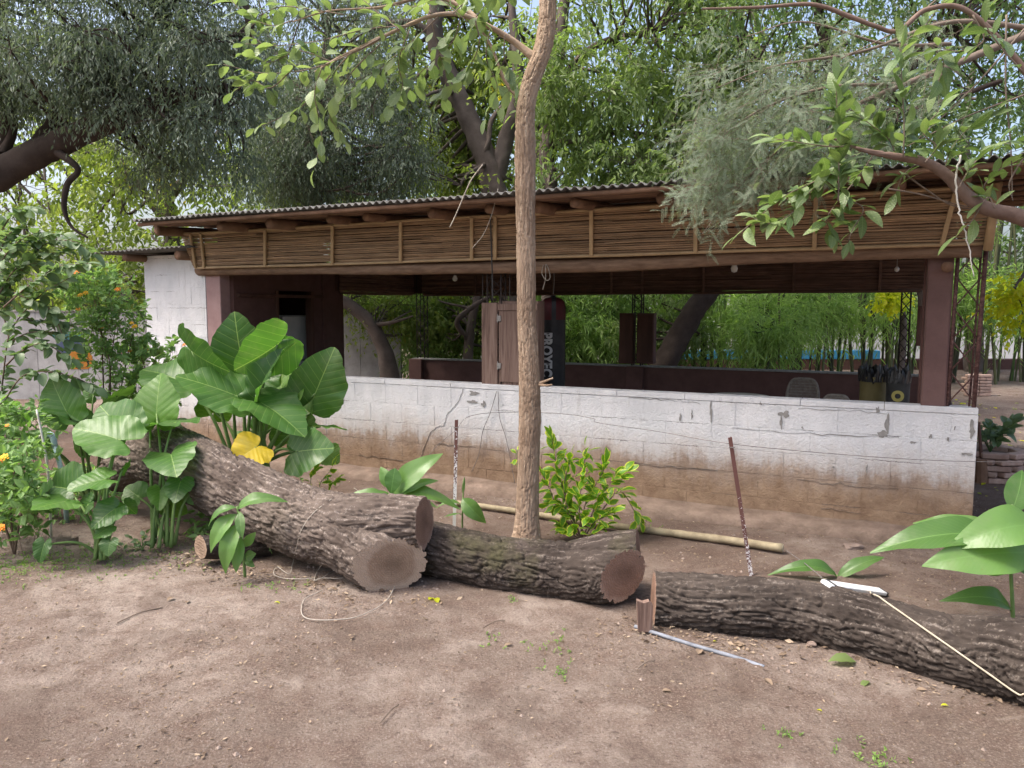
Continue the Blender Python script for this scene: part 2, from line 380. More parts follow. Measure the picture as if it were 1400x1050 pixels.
    # --- bark and wood
    M['bark_log'] = bark_mat('log_bark', (.034, .027, .023), (.074, .060, .051), (.22, .19, .165))
    M['bark_log_pale'] = bark_mat('pale_log_bark', (.070, .054, .045), (.150, .121, .103), (.36, .31, .275))
    M['bark_log_moss'] = bark_mat('mossy_log_bark', (.032, .025, .021), (.070, .056, .048), (.20, .17, .148), moss=(.062, .06, .03))
    M['bark_tan'] = bark_mat('tan_bark', (.24, .17, .118), (.38, .285, .205), (.50, .40, .30))
    M['bark_grey'] = bark_mat('grey_bark', (.075, .06, .052), (.14, .115, .10), (.22, .19, .17))
    M['bark_dark'] = bark_mat('dark_bark', (.035, .027, .023), (.07, .054, .046), (.11, .09, .08))
    M['twig'] = mottled('twig_bark', (.12, .09, .07), (.22, .175, .14), 12, .9)
    M['twig_red'] = mottled('reddish_twig', (.12, .078, .06), (.20, .14, .115), 12, .9)
    for n_, c0, c1, c2 in (('sawn_grey', (.27, .185, .13), (.42, .31, .23), (.58, .46, .36)), ('sawn_red', (.22, .13, .092), (.34, .215, .16), (.46, .33, .26))):
        k = NT(n_); v = k.objc(); wv = k.n('TexWave', wave_type='BANDS', bands_direction='DIAGONAL'); k.link(v, wv.inputs['Vector'])
        wv.inputs['Scale'].default_value = 26; wv.inputs['Distortion'].default_value = 7; wv.inputs['Detail'].default_value = 4; wv.inputs['Detail Scale'].default_value = 3
        rg = k.n('TexWave', wave_type='RINGS', rings_direction='SPHERICAL'); k.link(v, rg.inputs['Vector']); rg.inputs['Scale'].default_value = 21; rg.inputs['Distortion'].default_value = 2.2; rg.inputs['Detail'].default_value = 3; rg.inputs['Detail Scale'].default_value = 1.2
        dist = k.n('VectorMath', operation='LENGTH'); k.link(v, dist.inputs[0]); dd_ = k.math('ADD', dist.outputs['Value'], k.math('MULTIPLY', k.math('SUBTRACT', k.noise(v, 11, 4), .5), .07))
        a = k.noise(v, 9, 6, .75); col = k.ramp(a, [(.3, c0), (.7, c1)]); col = k.mix(k.math('MULTIPLY', wv.outputs['Fac'], .22), col, c2); col = k.mix(k.math('MULTIPLY', rg.outputs['Fac'], .42), col, c0)
        col = k.mix(k.ramp(dd_, [(.03, (.55, .55, .55)), (.10, (0, 0, 0))]), col, tuple(q * .55 for q in c0)); col = k.mix(k.ramp(dd_, [(.135, (0, 0, 0)), (.17, (.6, .6, .6))]), col, c2)
        col = k.mix(k.ramp(k.noise(k.vscale(v, (3, 1, 1)), 14, 6, .8), [(.64, (0, 0, 0)), (.70, (.85, .85, .85))]), col, tuple(q * .35 for q in c0))
        k.bump(k.math('ADD', wv.outputs['Fac'], k.math('MULTIPLY', a, 1.5)), .005); M[n_] = k.done(col, .92, .12)
    # --- leaves: base colours, then light coming through
    L = leaf_mat
    M['lf_olive'] = L('grey_green_leaf', [(.07, .10, .075), (.13, .17, .125), (.21, .25, .195)], .35, .5, .4)
    M['lf_bright'] = L('bright_leaf', [(.10, .15, .035), (.18, .24, .06), (.29, .34, .10)], .54, .45, .35, (.10, (.50, .40, .03)))
    M['lf_mid'] = L('mid_green_leaf', [(.09, .145, .045), (.165, .235, .08), (.26, .335, .13)], .52, .42, .45, (.02, (.45, .36, .04)))
    M['lf_dark'] = L('dark_leaf', [(.05, .09, .035), (.09, .15, .055), (.14, .21, .08)], .45, .45, .4)
    M['lf_bamboo'] = L('bamboo_leaf', [(.14, .24, .07), (.24, .36, .12), (.36, .49, .18)], .54, .45, .4)
    M['lf_feather'] = L('feathery_leaf', [(.13, .175, .115), (.20, .25, .175), (.29, .34, .255)], .28, .6, .3)
    M['lf_yellow'] = L('yellow_leaf', [(.30, .40, .04), (.52, .56, .04), (.74, .66, .05)], .58, .5, .3)
    M['lf_round'] = L('round_leaf', [(.09, .15, .065), (.14, .215, .105), (.19, .265, .14)], .40, .45, .45, source='obj')
    M['lf_lantana'] = L('lantana_leaf', [(.10, .19, .06), (.165, .28, .095), (.24, .37, .14)], .42, .55, .35)
    M['lf_spray'] = L('branch_leaf', [(.095, .16, .055), (.15, .225, .085), (.22, .30, .13)], .38, .4, .5, source='obj', tcol=1.2, veins=(9, .6, .006, (.24, .31, .16)))
    M['lf_obov'] = L('pale_branch_leaf', [(.12, .185, .08), (.19, .265, .12), (.28, .36, .18)], .40, .4, .5, source='obj', tcol=1.2, veins=(9, .6, .006, (.24, .30, .17)))
    M['lf_taro'] = L('taro_leaf', [(.042, .115, .028), (.08, .19, .038), (.13, .265, .045)], .46, .40, .5, source='obj', veins=(8.0, .75, .0035, (.26, .40, .12)))
    M['lf_taro_yellow'] = L('yellowed_taro_leaf', [(.48, .36, .02), (.52, .38, .03)], .35, .5, .3, source='obj', veins=(8.0, .75, .004, (.6, .5, .12)))
    M['lf_canna'] = L('canna_leaf', [(.075, .165, .042), (.105, .215, .055), (.14, .27, .075)], .42, .36, .45, source='obj', veins=(20.0, 1.4, .003, (.15, .29, .085)))
    M['lf_varieg'] = L('variegated_leaf', [(.12, .28, .02), (.17, .36, .03)], .48, .38, .45, source='obj', edge=((.58, .62, .07), .30, .55))
    M['stem_green'] = mottled('green_stem', (.10, .17, .05), (.17, .26, .085), 12, .5)
    M['stem_dark'] = mottled('dark_green_stem', (.055, .10, .035), (.10, .16, .055), 12, .5)
    M['stem_brown'] = mottled('brown_stem', (.09, .06, .045), (.16, .11, .08), 14, .8)
    M['dry_leaf'] = L('dry_leaf', [(.08, .055, .04), (.16, .115, .08), (.26, .195, .14), (.38, .30, .22)], .15, .8, .15)
    M['flower_orange'] = mottled('orange_petal', (.72, .16, .01), (.80, .30, .015), 60, .6)
    M['flower_yellow'] = mottled('yellow_petal', (.75, .36, .012), (.82, .48, .02), 60, .6)
    M['grass'] = L('small_herb', [(.10, .20, .045), (.17, .28, .07), (.25, .36, .10)], .4, .5, .3)
    M['pebble'] = mottled('pebble', (.12, .085, .068), (.33, .27, .23), 20, .95)
make_mats()

# ================================================================== GROUND
LOG_LINE = [(-9, 8.2), (-2.6, 5.6), (-1.9, 5.25), (-.8, 4.75), (.7, 4.4), (1.7, 3.95), (2.4, 3.35), (3.4, 2.4), (9, -2)]
def behind_logs(x, y):
    lx = np.array([p[0] for p in LOG_LINE]); ly = np.array([p[1] for p in LOG_LINE]); return y - np.interp(x, lx, ly)
def ground_z(x, y):
    x = np.asarray(x, float); y = np.asarray(y, float); p = np.stack([x, y, np.zeros_like(x)], -1)
    near = 1 - sstep(14, 30, np.hypot(x, y - 4))
    h = fbm(p * .55, 3, 3) * .020 + fbm(p * 3.1, 3, 9) * .008
    return (h - .012) * near
def build_ground():
    xs = np.concatenate([-np.geomspace(150, 7.2, 26), np.arange(-7, 7, .04), np.geomspace(7.2, 150, 26)])
    ys = np.concatenate([-np.geomspace(60, 1, 10), np.arange(0, 2.4, .2), np.arange(2.4, 10.4, .035), np.geomspace(10.6, 220, 30)])
    X, Y = np.meshgrid(xs, ys); Z = ground_z(X, Y)
    p = np.stack([X, Y, np.zeros_like(X)], -1)
    fine = ((np.abs(X) < 7) & (Y > 2.4) & (Y < 10.4)).astype(float)
    Z = Z + fine * (fbm(p * 13, 3, 21) * .0045 + np.maximum(0, fbm(p * 30, 2, 33) - .25) * .010)
    V = np.stack([X, Y, Z], -1).reshape(-1, 3); ny, nx = X.shape
    i = np.arange(ny - 1)[:, None] * nx; j = np.arange(nx - 1)[None, :]
    Q = np.stack([i + j, i + j + 1, i + nx + j + 1, i + nx + j], -1).reshape(-1, 4)
    m = raw_mesh('ground', V, Q, smooth=True)
    bl = behind_logs(X, Y); dl = (X + 3.6) * .9 + (Y - 6.0) * -.15      # negative on the planted left
    s = sstep(0, .5, bl) * .42 + sstep(.4, -.5, dl) * sstep(-.3, .2, bl + fbm(p * 1.5, 2, 5) * .3) * .55
    s = s * (1 - sstep(9, 12, Y)) + .25 * sstep(9, 14, Y)
    a = m.attributes.new('soil', 'FLOAT', 'POINT'); a.data.foreach_set('value', np.clip(s, 0, 1).astype(np.float32).ravel())
    tag(obj('ground', m, M['dirt']), 'reddish brown packed dirt ground of the yard', 'ground', kind='structure')
build_ground()

# ================================================================== PAVILION
pav = thing('open_pavilion', 'long open-sided pavilion with white block wall, cane valance and corrugated roof', 'pavilion', OO, -TH)
WT, WL = 1.05, -8.97                                             # front wall height and left end
def unit_box(name, a, b, bev): return MB().box(a, b, bev).mesh(name)
def block_wall(part, spans, z0, courses, ch, mat, blen=.40, face=0.0, thick=.10):
    """running bond of painted blocks, each an object under the wall part"""
    cache = {}
    for k in range(courses):
        for (a, b) in spans(k):
            x = a - (blen / 2 if k % 2 else 0)
            while x < b - .01:
                l, r = max(x, a), min(x + blen, b); x += blen
                if r - l < .05: continue
                g = .0035 + .003 * random.random(); key = round(r - l, 3)
                if (key, k % 3) not in cache:
                    cache[(key, k % 3)] = unit_box('block', (-(r - l) / 2 + .001, 0, .001 + .0008 * (k % 3)), ((r - l) / 2 - .001, thick, ch - .001), .0022); cache[(key, k % 3)].materials.append(mat)
                o = obj('block', cache[(key, k % 3)], None, part)
                o.location = ((l + r) / 2, face + random.uniform(-.0015, .0015), z0 + k * ch); o.rotation_euler = (random.uniform(-.002, .002), 0, random.uniform(-.002, .002))
# front wall: mortar core with the blocks proud of it
core = MB().box((WL + .01, .0035, 0), (-.004, .15, WT - .055)).box((WL + .01, .0035, WT - .055), (-7.935, .15, 2.42)).build('front_wall', M['white_paint'], pav)
tag(core, 'white painted block wall stained brown by mud along its foot')
block_wall(core, lambda k: [(WL, 0.0)], 0.0, 5, .20, M['white_paint'])
block_wall(core, lambda k: [(WL, -7.93)], WT, 7, .1985, M['white_paint'])
x = -7.925                                                        # thin coping course
while x < -.02:
    L = min(random.choice((.62, .8, .95)), -x); o = MB().box((0, -.004, .002), (L - .003, .155, .052), .004).build('coping', M['white_paint'], core)
    o.location = (x, random.uniform(-.002, .002), 1.0); x += L
# cracks and spots of bare cement on the wall face
def crack(pts, w, mat='crack', face=-.0065, name='crack'):
    """jagged thin ribbon following photo pixels on the wall face"""
    uz = np.array([on_plane(x, y, 0) for x, y in pts]); n = max(4, int(len(pts) * 6)); q = smooth_path(uz, n)
    q = q + rng.normal(0, .006, q.shape); t = nrm(np.gradient(q, axis=0)); s = np.stack([-t[:, 1], t[:, 0]], 1)
    ww = w * .42 * np.clip(1.5 * noise(np.stack([q[:, 0] * 9, q[:, 1] * 9, 0 * q[:, 0]], 1), 4) + .45, .08, 1)[:, None] * np.sin(np.linspace(.15, math.pi - .15, n))[:, None]
    A, B = q + s * ww, q - s * ww
    V = [(a[0], face, a[1]) for a in A] + [(b[0], face, b[1]) for b in B] + [(a[0], face + .006, a[1]) for a in A] + [(b[0], face + .006, b[1]) for b in B]
    Q = [(i, i + 1, n + i + 1, n + i) for i in range(n - 1)] + [(2 * n + i, 2 * n + i + 1, i + 1, i) for i in range(n - 1)] + [(n + i, n + i + 1, 3 * n + i + 1, 3 * n + i) for i in range(n - 1)]
    MB().add(V, Q).build(name, M[mat], core)
crack([(633, 533), (624, 552), (612, 566), (607, 580), (594, 586), (583, 604), (577, 624), (570, 646)], .006)
crack([(860, 543), (920, 547), (960, 552)], .0045); crack([(1090, 558), (1150, 561), (1215, 566)], .0045)
crack([(1000, 585), (1060, 590), (1110, 593), (1180, 596), (1230, 596)], .004)
crack([(600, 607), (650, 611)], .0035)
crack([(860, 633), (930, 639), (980, 643)], .0045)
crack([(1090, 655), (1160, 664), (1230, 668)], .004); crack([(1120, 695), (1180, 702)], .004); crack([(490, 622), (550, 630)], .003)
def flake(cx, cy, w, h, mat='cement'):
    """irregular spot where paint has flaked off"""
    u0, z0 = on_plane(cx, cy); u1, _ = on_plane(cx + w / 2, cy); _, z1 = on_plane(cx, cy - h / 2); a, b = abs(u1 - u0), abs(z1 - z0)
    n = 18; th = np.linspace(0, 2 * math.pi, n, endpoint=False); r = .85 + .75 * rng.uniform(-1, 1, n); r = (r + np.roll(r, 1)) / 2; u0 = min(u0, -.012 - 1.5 * a)
    V = [(u0, -.0068, z0)] + [(u0 + a * r[i] * math.cos(th[i]), -.0066, z0 + b * r[i] * math.sin(th[i])) for i in range(n)] + [(u0 + a * r[i] * math.cos(th[i]), -.001, z0 + b * r[i] * math.sin(th[i])) for i in range(n)]
    MB().add(V, [(1 + i, 1 + (i + 1) % n, n + 1 + (i + 1) % n, n + 1 + i) for i in range(n)], [(0, 1 + (i + 1) % n, 1 + i) for i in range(n)]).build('bare_spot', M[mat], core)
for a in [(1073, 566, 15, 9), (1068, 578, 4, 16), (1213, 580, 8, 26), (1208, 594, 14, 10), (1336, 590, 9, 22), (1331, 621, 16, 6), (647, 537, 12, 5), (647, 549, 13, 4), (661, 553, 5, 9),
          (972, 560, 3.5, 26), (930, 569, 3, 9), (946, 567, 3, 15), (1097, 584, 3, 8), (1040, 551, 3, 6), (1272, 596, 4, 7), (1296, 600, 3, 8), (1248, 605, 8, 4), (1139, 638, 3, 3), (1185, 642, 3, 12), (1200, 562, 5, 12), (1305, 585, 3, 7)]: flake(*a)
# foundation ledge along the wall's foot
n = 60; us = np.linspace(WL, .0, n); mb = MB()
prof = [(-.002, .10), (-.10, .085), (-.20, .075), (-.24, .05), (-.25, -.03)]
V = np.array([[u, q + .012 * noise(np.array([u * 2.0, q * 9, 0.0]), 4), z + .010 * noise(np.array([u * 3.0, q * 7, 5.0]), 8)] for u in us for q, z in prof]); kk = len(prof)
mb.add(V, [(i * kk + j, (i + 1) * kk + j, (i + 1) * kk + j + 1, i * kk + j + 1) for i in range(n - 1) for j in range(kk - 1)])
mb.add([V[-kk + j] for j in range(kk)] + [(0, -.002, -.03)], None, [(j, j + 1, kk) for j in range(kk - 1)]).build('foundation_ledge', M['foundation'], pav, smooth=True)
MB().box((-7.6, .15, -.05), (.0, 3.9, .04)).build('floor', M['floor'], pav)
# rear and side low walls
NB = 3.9
MB().box((-7.62, NB, 0), (-.25, NB + .15, .965), .006).build('rear_wall', M['maroon'], pav)
MB().box((-7.6, NB - .02, .967), (-.25, NB + .17, .985)).build('rear_wall_cap', M['cement'], pav)
for u in (-7.62, -3.95): MB().box((u, NB - .08, 0), (u + .24, NB - .002, .975), .006).build('pilaster', M['maroon'], pav)
# side wall towards the kitchen: panels round a doorway
SU = -7.72
mb = MB().box((SU, .153, 0), (SU + .08, .88, 2.3)).box((SU, .88, 2.02), (SU + .08, 1.52, 2.3)).box((SU, 1.52, 0), (SU + .08, 2.0, 2.3)); mb.build('side_wall', M['maroon'], pav)
MB().box((-7.93, .006, WT + .003), (-7.70, .22, 2.19), .006).build('column', M['pink'], pav)
MB().box((SU - .05, 1.74, 0), (SU + .10, 2.08, 2.3), .008).build('column', M['maroon'], pav)
for q in (.84, 1.50): MB().box((SU - .01, q, 0), (SU + .10, q + .05, 2.02), .005).build('door_post', M['dark_wood'], pav)
MB().box((SU + .081, .2, 1.93), (SU + .12, 1.74, 1.97), .004).build('door_lintel', M['dark_wood'], pav)
# kitchen shell behind the white end wall
MB().box((WL, .15, 0), (WL + .15, 2.3, 2.4)).build('kitchen_wall', M['maroon'], pav)
MB().box((WL + .15, 2.15, 0), (SU, 2.3, 2.4)).build('kitchen_wall', M['maroon'], pav)
# low lean-to roof over the kitchen
mb = MB(); uu = np.linspace(-9.45, -7.78, 90); nn_ = np.array([-.35, 1.0, 2.5])
def sheet_mesh(us, ns, amp, lam, zf, th=.006):
    zt = np.array([[zf(u, q) + amp * math.cos(2 * math.pi * u / lam) for q in ns] for u in us]); a, b = zt.shape
    T = np.array([[us[i], ns[j], zt[i, j]] for i in range(a) for j in range(b)]); Bt = T - [0, 0, th]
    Q = [(i * b + j, (i + 1) * b + j, (i + 1) * b + j + 1, i * b + j + 1) for i in range(a - 1) for j in range(b - 1)]; o = a * b
    Q2 = [q_[::-1] for q_ in Q]; mbx = MB().add(np.vstack([T, Bt]), Q + [tuple(v + o for v in q_) for q_ in Q2])
    E = []
    for i in range(a - 1): E += [(i * b, i * b + o, (i + 1) * b + o, (i + 1) * b), (i * b + b - 1, (i + 1) * b + b - 1, (i + 1) * b + b - 1 + o, i * b + b - 1 + o)]
    for j in range(b - 1): E += [(j, j + 1, j + 1 + o, j + o), ((a - 1) * b + j, (a - 1) * b + j + o, (a - 1) * b + j + 1 + o, (a - 1) * b + j + 1)]
    mbx.Q.append(np.array(E)); return mbx
sheet_mesh(uu, nn_, .012, .076, lambda u, q: 2.475 + .012 * q + .03 * (u + 9.45) / 1.7).build('lean_to_roof', M['sheet'], pav, smooth=True)
for u, r in ((-8.95, .045), (-8.05, .055)):
    MB().tube(smooth_path([(u, -.28, 2.405), (u + .01, .8, 2.42), (u, 2.3, 2.43)], 8), r * np.ones(8), 10).build('lean_to_rafter', M['rafter'], pav, smooth=True)
# ---- front beam: one long crooked log (two pieces lapped at the tree)
def log_beam(name, pts, r, parent, mat, sides=16, n=90, seed=0):
    q = smooth_path(pts, n); rr = r * (1 + .10 * np.array([noise(np.array([p[0] * 1.3, 0, seed]), 2) for p in q]))
    def dsp(pp, th, rad):
        d = np.stack([pp[:, None, 0] * 1.2 + 0 * th, np.cos(th)[None, :] * 2 + 0 * pp[:, :1], np.sin(th)[None, :] * 2 + 0 * pp[:, :1]], -1); return .006 * noise(d, seed + 3)
    V, Q = tube_arrays(q, rr, sides, dsp); mb = MB(); mb.add(V, Q); c0, c1 = len(V), len(V) + 1
    mb.V.append(np.array([q[0], q[-1]])); mb.n += 2; s_ = sides; l0 = (n - 1) * s_
    mb.T.append(np.array([((i + 1) % s_, i, c0) for i in range(s_)] + [(l0 + i, l0 + (i + 1) % s_, c1) for i in range(s_)]))
    return mb.build(name, M[mat], parent, smooth=True)
log_beam('beam', [(-8.0, -.03, 2.245), (-6.6, -.03, 2.235), (-5.2, -.03, 2.20), (-3.9, -.03, 2.185), (-2.6, -.03, 2.19), (-1.5, -.03, 2.225), (-.05, -.03, 2.235)], .062, pav, 'beam', seed=1)
# ---- canes
def cane_meshes(tag_, mat):
    out = []
    for v in range(5):
        n_ = 9; t = np.linspace(0, 1, n_); w = np.stack([t, .22 * np.cumsum(rng.normal(0, .5, n_)), .30 * np.cumsum(rng.normal(0, .5, n_))], 1); w[:, 1:] -= w[0, 1:] + (w[-1, 1:] - w[0, 1:]) * t[:, None]
        r = np.ones(n_); r[[2, 5, 7]] = 1.14; mbx = MB(); Vv, Qq = tube_arrays(np.column_stack([t * 100, w[:, 1:]]), r, 6); Vv[:, 0] /= 100; mbx.add(Vv, Qq); m_ = mbx.mesh('cane', True); m_.materials.append(M[mat]); out.append(m_)
    return out
CANES = cane_meshes('cane', 'cane'); CANES_D = cane_meshes('cane', 'cane_dark')
def valance(name, ends, z0, z1, n0, n1, r, meshes, seg, battens, border, mat_b, axis='u', fixed=0.0):
    """cane valance: horizontal canes lashed to upright battens; runs along u (or along n at u = fixed)"""
    a, b = ends; L = lambda s_, q, z: ((s_, q, z) if axis == 'u' else (fixed + q, s_, z))
    mbx = MB()
    for zc, q in ((z0 - .006, n0 - .004), (z1 + .004, n1 - .004)):
        pts = [L(s_, q - .014, zc + .006 * noise(np.array([s_ * 1.1, zc, 0.0]), 6)) for s_ in np.linspace(a, b, 24)]; mbx.tube(pts, border * (1 + .1 * (np.arange(24) % 5 == 0)), 8)
    root = mbx.build(name, M[mat_b], pav, smooth=True)
    for s0, s1 in battens:
        f = .012; mbx = MB().box((-.017, -f, 0), (.017, f, 1), .004); o = mbx.build('batten', M[mat_b], root)
        p0, p1 = np.array(L(s0, n0 - .03, z0)), np.array(L(s1, n1 - .03, z1)); d = p1 - p0
        o.location = p0; o.scale = (1, 1, np.linalg.norm(d)); q_ = Vector(d).to_track_quat('Z', 'Y')
        xax = nrm(np.array(L(1, 0, 0)) - np.array(L(0, 0, 0))); zax = nrm(d); yax = np.cross(zax, xax); xax = np.cross(nrm(yax), zax)
        o.rotation_euler = Matrix((tuple(xax), tuple(nrm(yax)), tuple(zax))).transposed().to_euler()
    rows = int((z1 - z0) / (2 * r * .86))
    for k in range(rows):
        f = (k + .5) / rows; zc, q = lerp(z0, z1, f), lerp(n0, n1, f); cuts = [a] + sorted(a + (b - a) * (i + random.uniform(-.35, .35)) / seg for i in range(1, seg)) + [b]
        for c0, c1 in zip(cuts[:-1], cuts[1:]):
            o = obj('cane', random.choice(meshes), None, root); ln = c1 - c0 + .09; rr = r * random.uniform(.8, 1.06)
            p0 = np.array(L(c0 - .045, q + random.uniform(-.004, .004), zc + random.uniform(-.003, .003))); o.location = p0; o.scale = (ln, rr, rr)
            o.rotation_euler = (random.uniform(0, 6.28), random.uniform(-.006, .006) / max(1, ln), (0 if axis == 'u' else math.pi / 2))
    return root
VZ0, VZ1, VN0, VN1 = 2.265, 2.635, -.12, -.29
def vb(x0, y0, x1, y1): return on_plane(x0, y0, VN0)[0], on_plane(x1, y1, VN1)[0]
bt = [vb(270, 369, 263, 320), vb(282, 369, 277, 320), vb(365, 366, 365, 314), vb(457, 364, 457, 308), vb(550, 361, 550, 303), vb(647, 358, 647, 297), vb(679, 357, 679, 293), vb(810, 350, 810, 289), vb(952, 343, 952, 278), vb(1114, 334, 1116, 270), vb(1288, 326, 1306, 285)]
vf = valance('cane_valance', (-7.92, -.04), VZ0, VZ1, VN0, VN1, .0105, CANES, 5, bt, .0145, 'batten')
tag(vf, 'brown cane valance with pale bamboo edging above the front opening')
MB().tube([(-.02, VN0 - .03, VZ0 - .05), (-.0, VN1 - .03, VZ1 + .03)], [.032, .03], 10).build('corner_post', M['batten'], pav, smooth=True)
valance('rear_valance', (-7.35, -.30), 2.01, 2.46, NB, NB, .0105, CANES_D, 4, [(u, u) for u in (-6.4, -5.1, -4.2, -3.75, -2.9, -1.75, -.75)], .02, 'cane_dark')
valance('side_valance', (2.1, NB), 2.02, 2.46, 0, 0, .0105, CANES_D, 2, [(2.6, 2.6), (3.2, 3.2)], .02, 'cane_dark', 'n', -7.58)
MB().box((-7.6, NB + .03, 2.03), (-.2, NB + .05, 2.99)).build('added_dark_panel', M['dark_wood'], pav)  # added dark panel, stops light leaking through and over the rear canes
MB().box((-7.63, 2.0, 2.04), (-7.61, NB + .05, 2.93)).build('added_dark_panel', M['dark_wood'], pav)  # same added panel behind the side canes
MB().box((SU - .2, .2, 2.32), (SU - .17, 2.1, 2.76)).build('added_dark_panel', M['dark_wood'], pav)
# ---- roof: rafters, purlins, corrugated sheets
def roof_z(q): return 2.745 + .06 * (q + .85)
tips = [(215, 314), (300, 304), (368, 298), (450, 290), (500, 285), (590, 280), (668, 277), (735, 272), (785, 270), (905, 262), (1010, 255), (1120, 247), (1230, 240), (1320, 233)]
for k, (x_, y_) in enumerate(tips):
    tipn = -.66 + random.uniform(-.09, .05); u = on_plane(x_, y_, tipn)[0]; r = random.uniform(.040, .052)
    c = lambda q: roof_z(q) - .062 - r
    pts = [(u, tipn, c(tipn)), (u + random.uniform(-.03, .03), .6, c(.6)), (u + random.uniform(-.04, .04), 2.2, c(2.2)), (u, 4.2, c(4.2))]
    q = smooth_path(pts, 16); MB().tube(q, r * (1 + .06 * np.sin(np.arange(16))), 12).build('rafter', M['rafter'], pav, smooth=True)
for q in (-.80, -.60, -.42, .1, .7, 1.4, 2.1, 2.8, 3.5, 4.15):
    pts = np.array([(u, q + .012 * noise(np.array([u, q, 0.0]), 2), roof_z(q) - .044 + .004 * noise(np.array([u * 2, q, 3.0]), 2)) for u in np.linspace(-8.02, .72, 30)]); MB().tube(pts, .0215 * np.ones(30), 8).build('purlin', M['rafter'], pav, smooth=True)
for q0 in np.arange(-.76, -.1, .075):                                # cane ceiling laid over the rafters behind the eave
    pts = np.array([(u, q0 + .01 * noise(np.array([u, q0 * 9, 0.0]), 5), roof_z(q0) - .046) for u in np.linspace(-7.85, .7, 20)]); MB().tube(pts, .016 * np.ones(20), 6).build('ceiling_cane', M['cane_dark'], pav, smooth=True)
lam = .0765; wsheet = 11 * lam; u = -8.04; k = 0
roof = MB().box((-7.8, 4.3, roof_z(4.3) - .08), (.65, 4.34, roof_z(4.3) - .03)).build('roof', M['rafter'], pav)
tag(roof, 'low corrugated grey sheet roof on round log rafters')
shm = sheet_mesh(np.linspace(0, wsheet + lam, 12 * 8 + 1), np.array([-.86, -.4, .3, 1.5, 2.9, 4.4]), .0135, lam, lambda a, q: roof_z(q)); shm = shm.mesh('roof_sheet', True); shm.materials.append(M['sheet'])
while u < .7:
    o = obj('roof_sheet', shm, None, roof); o.location = (u, random.uniform(-.012, .012), .004 * (k % 2) + random.uniform(-.002, .002)); u += wsheet; k += 1
# ---- columns and lattice posts
MB().box((-.385, .02, WT - .05), (-.215, .22, 2.5), .012).build('column', M['brown_col'], pav)
MB().box((-.40, .22, .04), (-.20, .34, 2.55), .008).build('column', M['maroon'], pav)
def lattice_post(name, u0, u1, n0, n1, z0, z1, rb, mat, step, parent=pav):
    mbx = MB(); cs = [(u0, n0), (u1, n0), (u1, n1), (u0, n1)]
    for c in cs: mbx.tube([(c[0], c[1], z0), (c[0], c[1], z1)], [rb, rb], 6)
    root = mbx.build(name, M[mat], parent, smooth=True); mb2 = MB()
    z = z0 + .02; f = 0
    while z + step < z1:
        for i in range(4):
            p, q = cs[i], cs[(i + 1) % 4]
            if f % 2: p, q = q, p
            mb2.tube([(p[0], p[1], z), (q[0], q[1], z + step)], [rb * .62] * 2, 5); 
        z += step; f += 1
    mb2.build('lacing', M[mat], root, smooth=True); return root
lattice_post('lattice_post', -7.52, -7.38, NB + .02, NB + .13, .96, 2.6, .008, 'dark_iron', .11)
lattice_post('lattice_post', -3.90, -3.77, NB + .02, NB + .13, .96, 2.6, .009, 'dark_iron', .11)
lattice_post('lattice_post', -.50, -.40, NB + .02, NB + .12, .96, 2.6, .010, 'dark_iron', .13)
lattice_post('lattice_post', -4.17, -4.02, .03, .13, 1.06, 2.25, .007, 'dark_iron', .13)
# the open pipe truss beside the right column
mbx = MB()
for u0, u1, r in ((-.205, -.185, .013), (-.03, -.005, .016)): mbx.tube([(u0, .05, WT - .01), (u1, .05, 2.6)], [r, r], 8)
for u0, u1, r in ((-.19, -.175, .008), (-.055, -.03, .008)): mbx.tube([(u0, .11, WT - .01), (u1, .11, 2.6)], [r, r], 8)
tr = mbx.build('pipe_truss', M['rust'], pav, smooth=True); mbx = MB(); z = 1.08; f = 0
for z in np.arange(1.08, 2.3, .24):
    mbx.tube([(-.20, .05, z), (-.02, .05, z + .24)], [.006] * 2, 6); mbx.tube([(-.02, .058, z), (-.20, .058, z + .24)], [.006] * 2, 6)
mbx.build('lacing', M['rust'], tr, smooth=True)
MB().tube([(-.26, -.12, 2.10), (-.26, .3, 2.12)], [.04, .04], 12).build('tie_log', M['rafter'], pav, smooth=True)

def pthing(name, label, cat, u, n, z, group=None, rz=0.0): return thing(name, label, cat, W(u, n, z), -TH + rz, group)
# ---- things in and on the pavilion
cb = pthing('wooden_cabinet', 'weathered wooden cabinet with latched door standing on the white wall', 'cabinet', -4.23, .02, WT)
MB().box((0, .0, .0), (.175, .16, .80), .004).build('side_board', M['grey_wood'], cb)
MB().box((.176, .02, .0), (.60, .17, .815), .003).build('case', M['grey_wood'], cb)
d_ = MB().box((.19, .003, .03), (.59, .019, .72), .003).build('door', M['grey_wood'], cb)
MB().box((.178, .001, .725), (.60, .019, .79), .003).build('top_rail', M['grey_wood'], cb)
for z in (.62, .16): MB().box((.172, -.008, z), (.215, .002, z + .055), .002).tube([(.18, -.006, z - .01), (.18, -.006, z + .07)], [.005] * 2, 6).build('hinge', M['cement'], d_)
MB().box((0, -.012, -.03), (.19, .10, .004), .01).build('plinth', M['white_paint'], cb)
